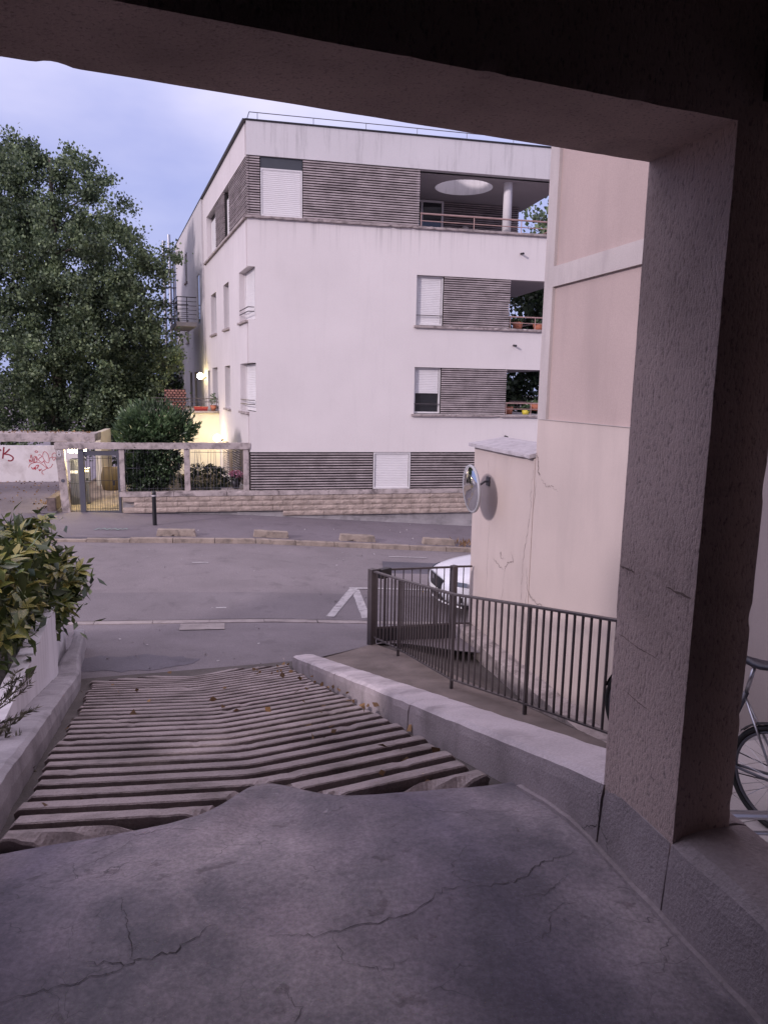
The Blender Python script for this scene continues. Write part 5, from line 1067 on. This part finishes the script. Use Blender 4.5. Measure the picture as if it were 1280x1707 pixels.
    for sg in (1, -1): MB().sphere(CF(1.55, sg * .99, 1.0), .1, 12, 8, (1.1, .7, .75)).build('wing_mirror', CARP, car, smooth=True)
    MB().box(CF, (.5, 3.9), (-.7, .7), (.14, .30)).build('underbody', BLACK, car)
build_car()

# ================================================================== BICYCLE and rack
def build_bike():
    rear = ST(1.22, 2.04, -.70); hd = Vector((-.50, .866, 0)).normalized(); zg = -1.036; r_ = .335; sd = hd.cross(Z)
    def BF(x, y, z): return Vector((rear.x, rear.y, 0)) + hd * x + sd * y + Z * (zg + z)
    bk = thing('bicycle', 'grey city bicycle leaning behind the dark pillar at the right edge', 'bicycle', BF(.5, 0, 0))
    for nm, x in (('rear_wheel', 0), ('front_wheel', 1.06)):
        c = BF(x, 0, r_); mb = MB(); mb.grid(lambda i, j: c + (hd * math.cos(2 * math.pi * i / 48) + Z * math.sin(2 * math.pi * i / 48)) * (r_ - .019 + .019 * math.cos(2 * math.pi * j / 8)) + sd * .019 * math.sin(2 * math.pi * j / 8), 48, 8); w = mb.build(nm, BLACK, bk, smooth=True, merge=True)
        mb = MB(); mb.grid(lambda i, j: c + (hd * math.cos(2 * math.pi * i / 48) + Z * math.sin(2 * math.pi * i / 48)) * (r_ - .045 + .010 * math.cos(2 * math.pi * j / 6)) + sd * .011 * math.sin(2 * math.pi * j / 6), 48, 6); mb.build('rim', GREYM, w, smooth=True, merge=True)
        MB().tube([c - sd * .05, c + sd * .05], .022, 10).build('hub', STEEL, w)
        for k in range(24):
            a = 2 * math.pi * k / 24; s_ = .035 if k % 2 else -.035; MB().tube([c + sd * s_ + (hd * math.cos(a + .5) + Z * math.sin(a + .5)) * .02, c + (hd * math.cos(a) + Z * math.sin(a)) * (r_ - .045)], .0014, 4).build('spoke', STEEL, w)
        mb = MB(); mb.grid(lambda i, j: c + (hd * math.cos(.15 + 2.6 * i / 20 + (.5 if x == 0 else .1)) + Z * math.sin(.15 + 2.6 * i / 20 + (.5 if x == 0 else .1))) * (r_ + .018 - .006 * abs(j - 2)) + sd * (j - 2) * .012, 20, 4); mb.build('mudguard', BLACK, bk, smooth=True)
    def tb(nm, pts, r0, m=GREYM, par=bk): return MB().tube([BF(*p) for p in pts], r0, 10).build(nm, m, par, smooth=True)
    bb = (.44, 0, .28); st_top = (.27, 0, .80); hd_lo = (.90, 0, .66); hd_hi = (.86, 0, .86)
    tb('seat_tube', [bb, st_top], .017); tb('top_tube', [(.28, 0, .76), (.87, 0, .80)], .015); tb('down_tube', [bb, hd_lo], .019); tb('head_tube', [hd_lo, hd_hi], .02)
    for s_ in (-.05, .05): tb('chain_stay', [bb, (0, s_, .335)], .009); tb('seat_stay', [(.275, 0, .77), (0, s_, .335)], .008, STEEL); tb('fork_blade', [(.90, 0, .65), (.93, s_, .58), (1.06, s_, .335)], .011)
    tb('seat_post', [st_top, (.235, 0, .985)], .013, STEEL); tb('stem', [hd_hi, (.83, 0, 1.0), (.88, 0, 1.02)], .014, STEEL); tb('handlebar', [(.78, -.29, 1.02), (.88, -.15, 1.04), (.88, .15, 1.04), (.78, .29, 1.02)], .012, STEEL)
    for s_ in (-1, 1): tb('grip', [(.72, s_ * .30, 1.02), (.80, s_ * .28, 1.022)], .017, BLACK)
    mb = MB(); prof = [(-.0, .075), (.06, .078), (.12, .06), (.18, .03), (.25, .020), (.28, .012)]
    mb.grid(lambda i, j: BF(.10 + prof[i][0], prof[i][1] * math.cos(math.pi * 2 * j / 10), 1.01 + (.022 if math.sin(math.pi * 2 * j / 10) > 0 else .03) * math.sin(math.pi * 2 * j / 10) + .02 * (i - 2.5) ** 2 / 6), 5, 10); mb.add([BF(.10, .075 * math.cos(math.pi * 2 * j / 10), 1.01 + .026 * math.sin(math.pi * 2 * j / 10) + .02) for j in range(10)], [tuple(range(10))]); mb.build('saddle', plain('saddle_leather', (.02, .02, .03), .35), bk, smooth=True, merge=True)
    tb('crank', [(.44, .05, .28), (.53, .06, .14)], .009, STEEL); tb('crank', [(.44, -.05, .28), (.35, -.06, .42)], .009, STEEL)
    for p in ((.53, .10, .14), (.35, -.10, .42)): MB().box(BF, (p[0] - .045, p[0] + .045), (p[1] - .04, p[1] + .04), (p[2] - .01, p[2] + .01)).build('pedal', BLACK, bk)
    c = BF(.44, .045, .28); MB().lathe(c, [(.0, 0), (.085, 0), (.088, .004), (.0, .005)], 28, sd).build('chainring', DARKM, bk); tb('chain', [(.44, .047, .368), (0, .047, .37)], .004, DARKM); tb('chain', [(.44, .047, .195), (0, .047, .30)], .004, DARKM)
build_bike()
rk = thing('bicycle_rack', 'galvanised tube rack standing low in front of the bicycle', 'rack', ST(.95, 1.7, -1.04))
for z_, r0, s_ in ((-.80, .026, 1.22), (-.95, .013, 1.28)): MB().tube([ST(s_, 1.30, z_), ST(s_ - .35, 2.5, z_)], r0, 10).build('tube', STEEL, rk)
for t_ in (1.32, 2.4): MB().tube([ST(1.22 - .29 * (t_ - 1.3), t_, -1.04), ST(1.22 - .29 * (t_ - 1.3), t_, -.8)], .02, 8).build('leg', STEEL, rk)
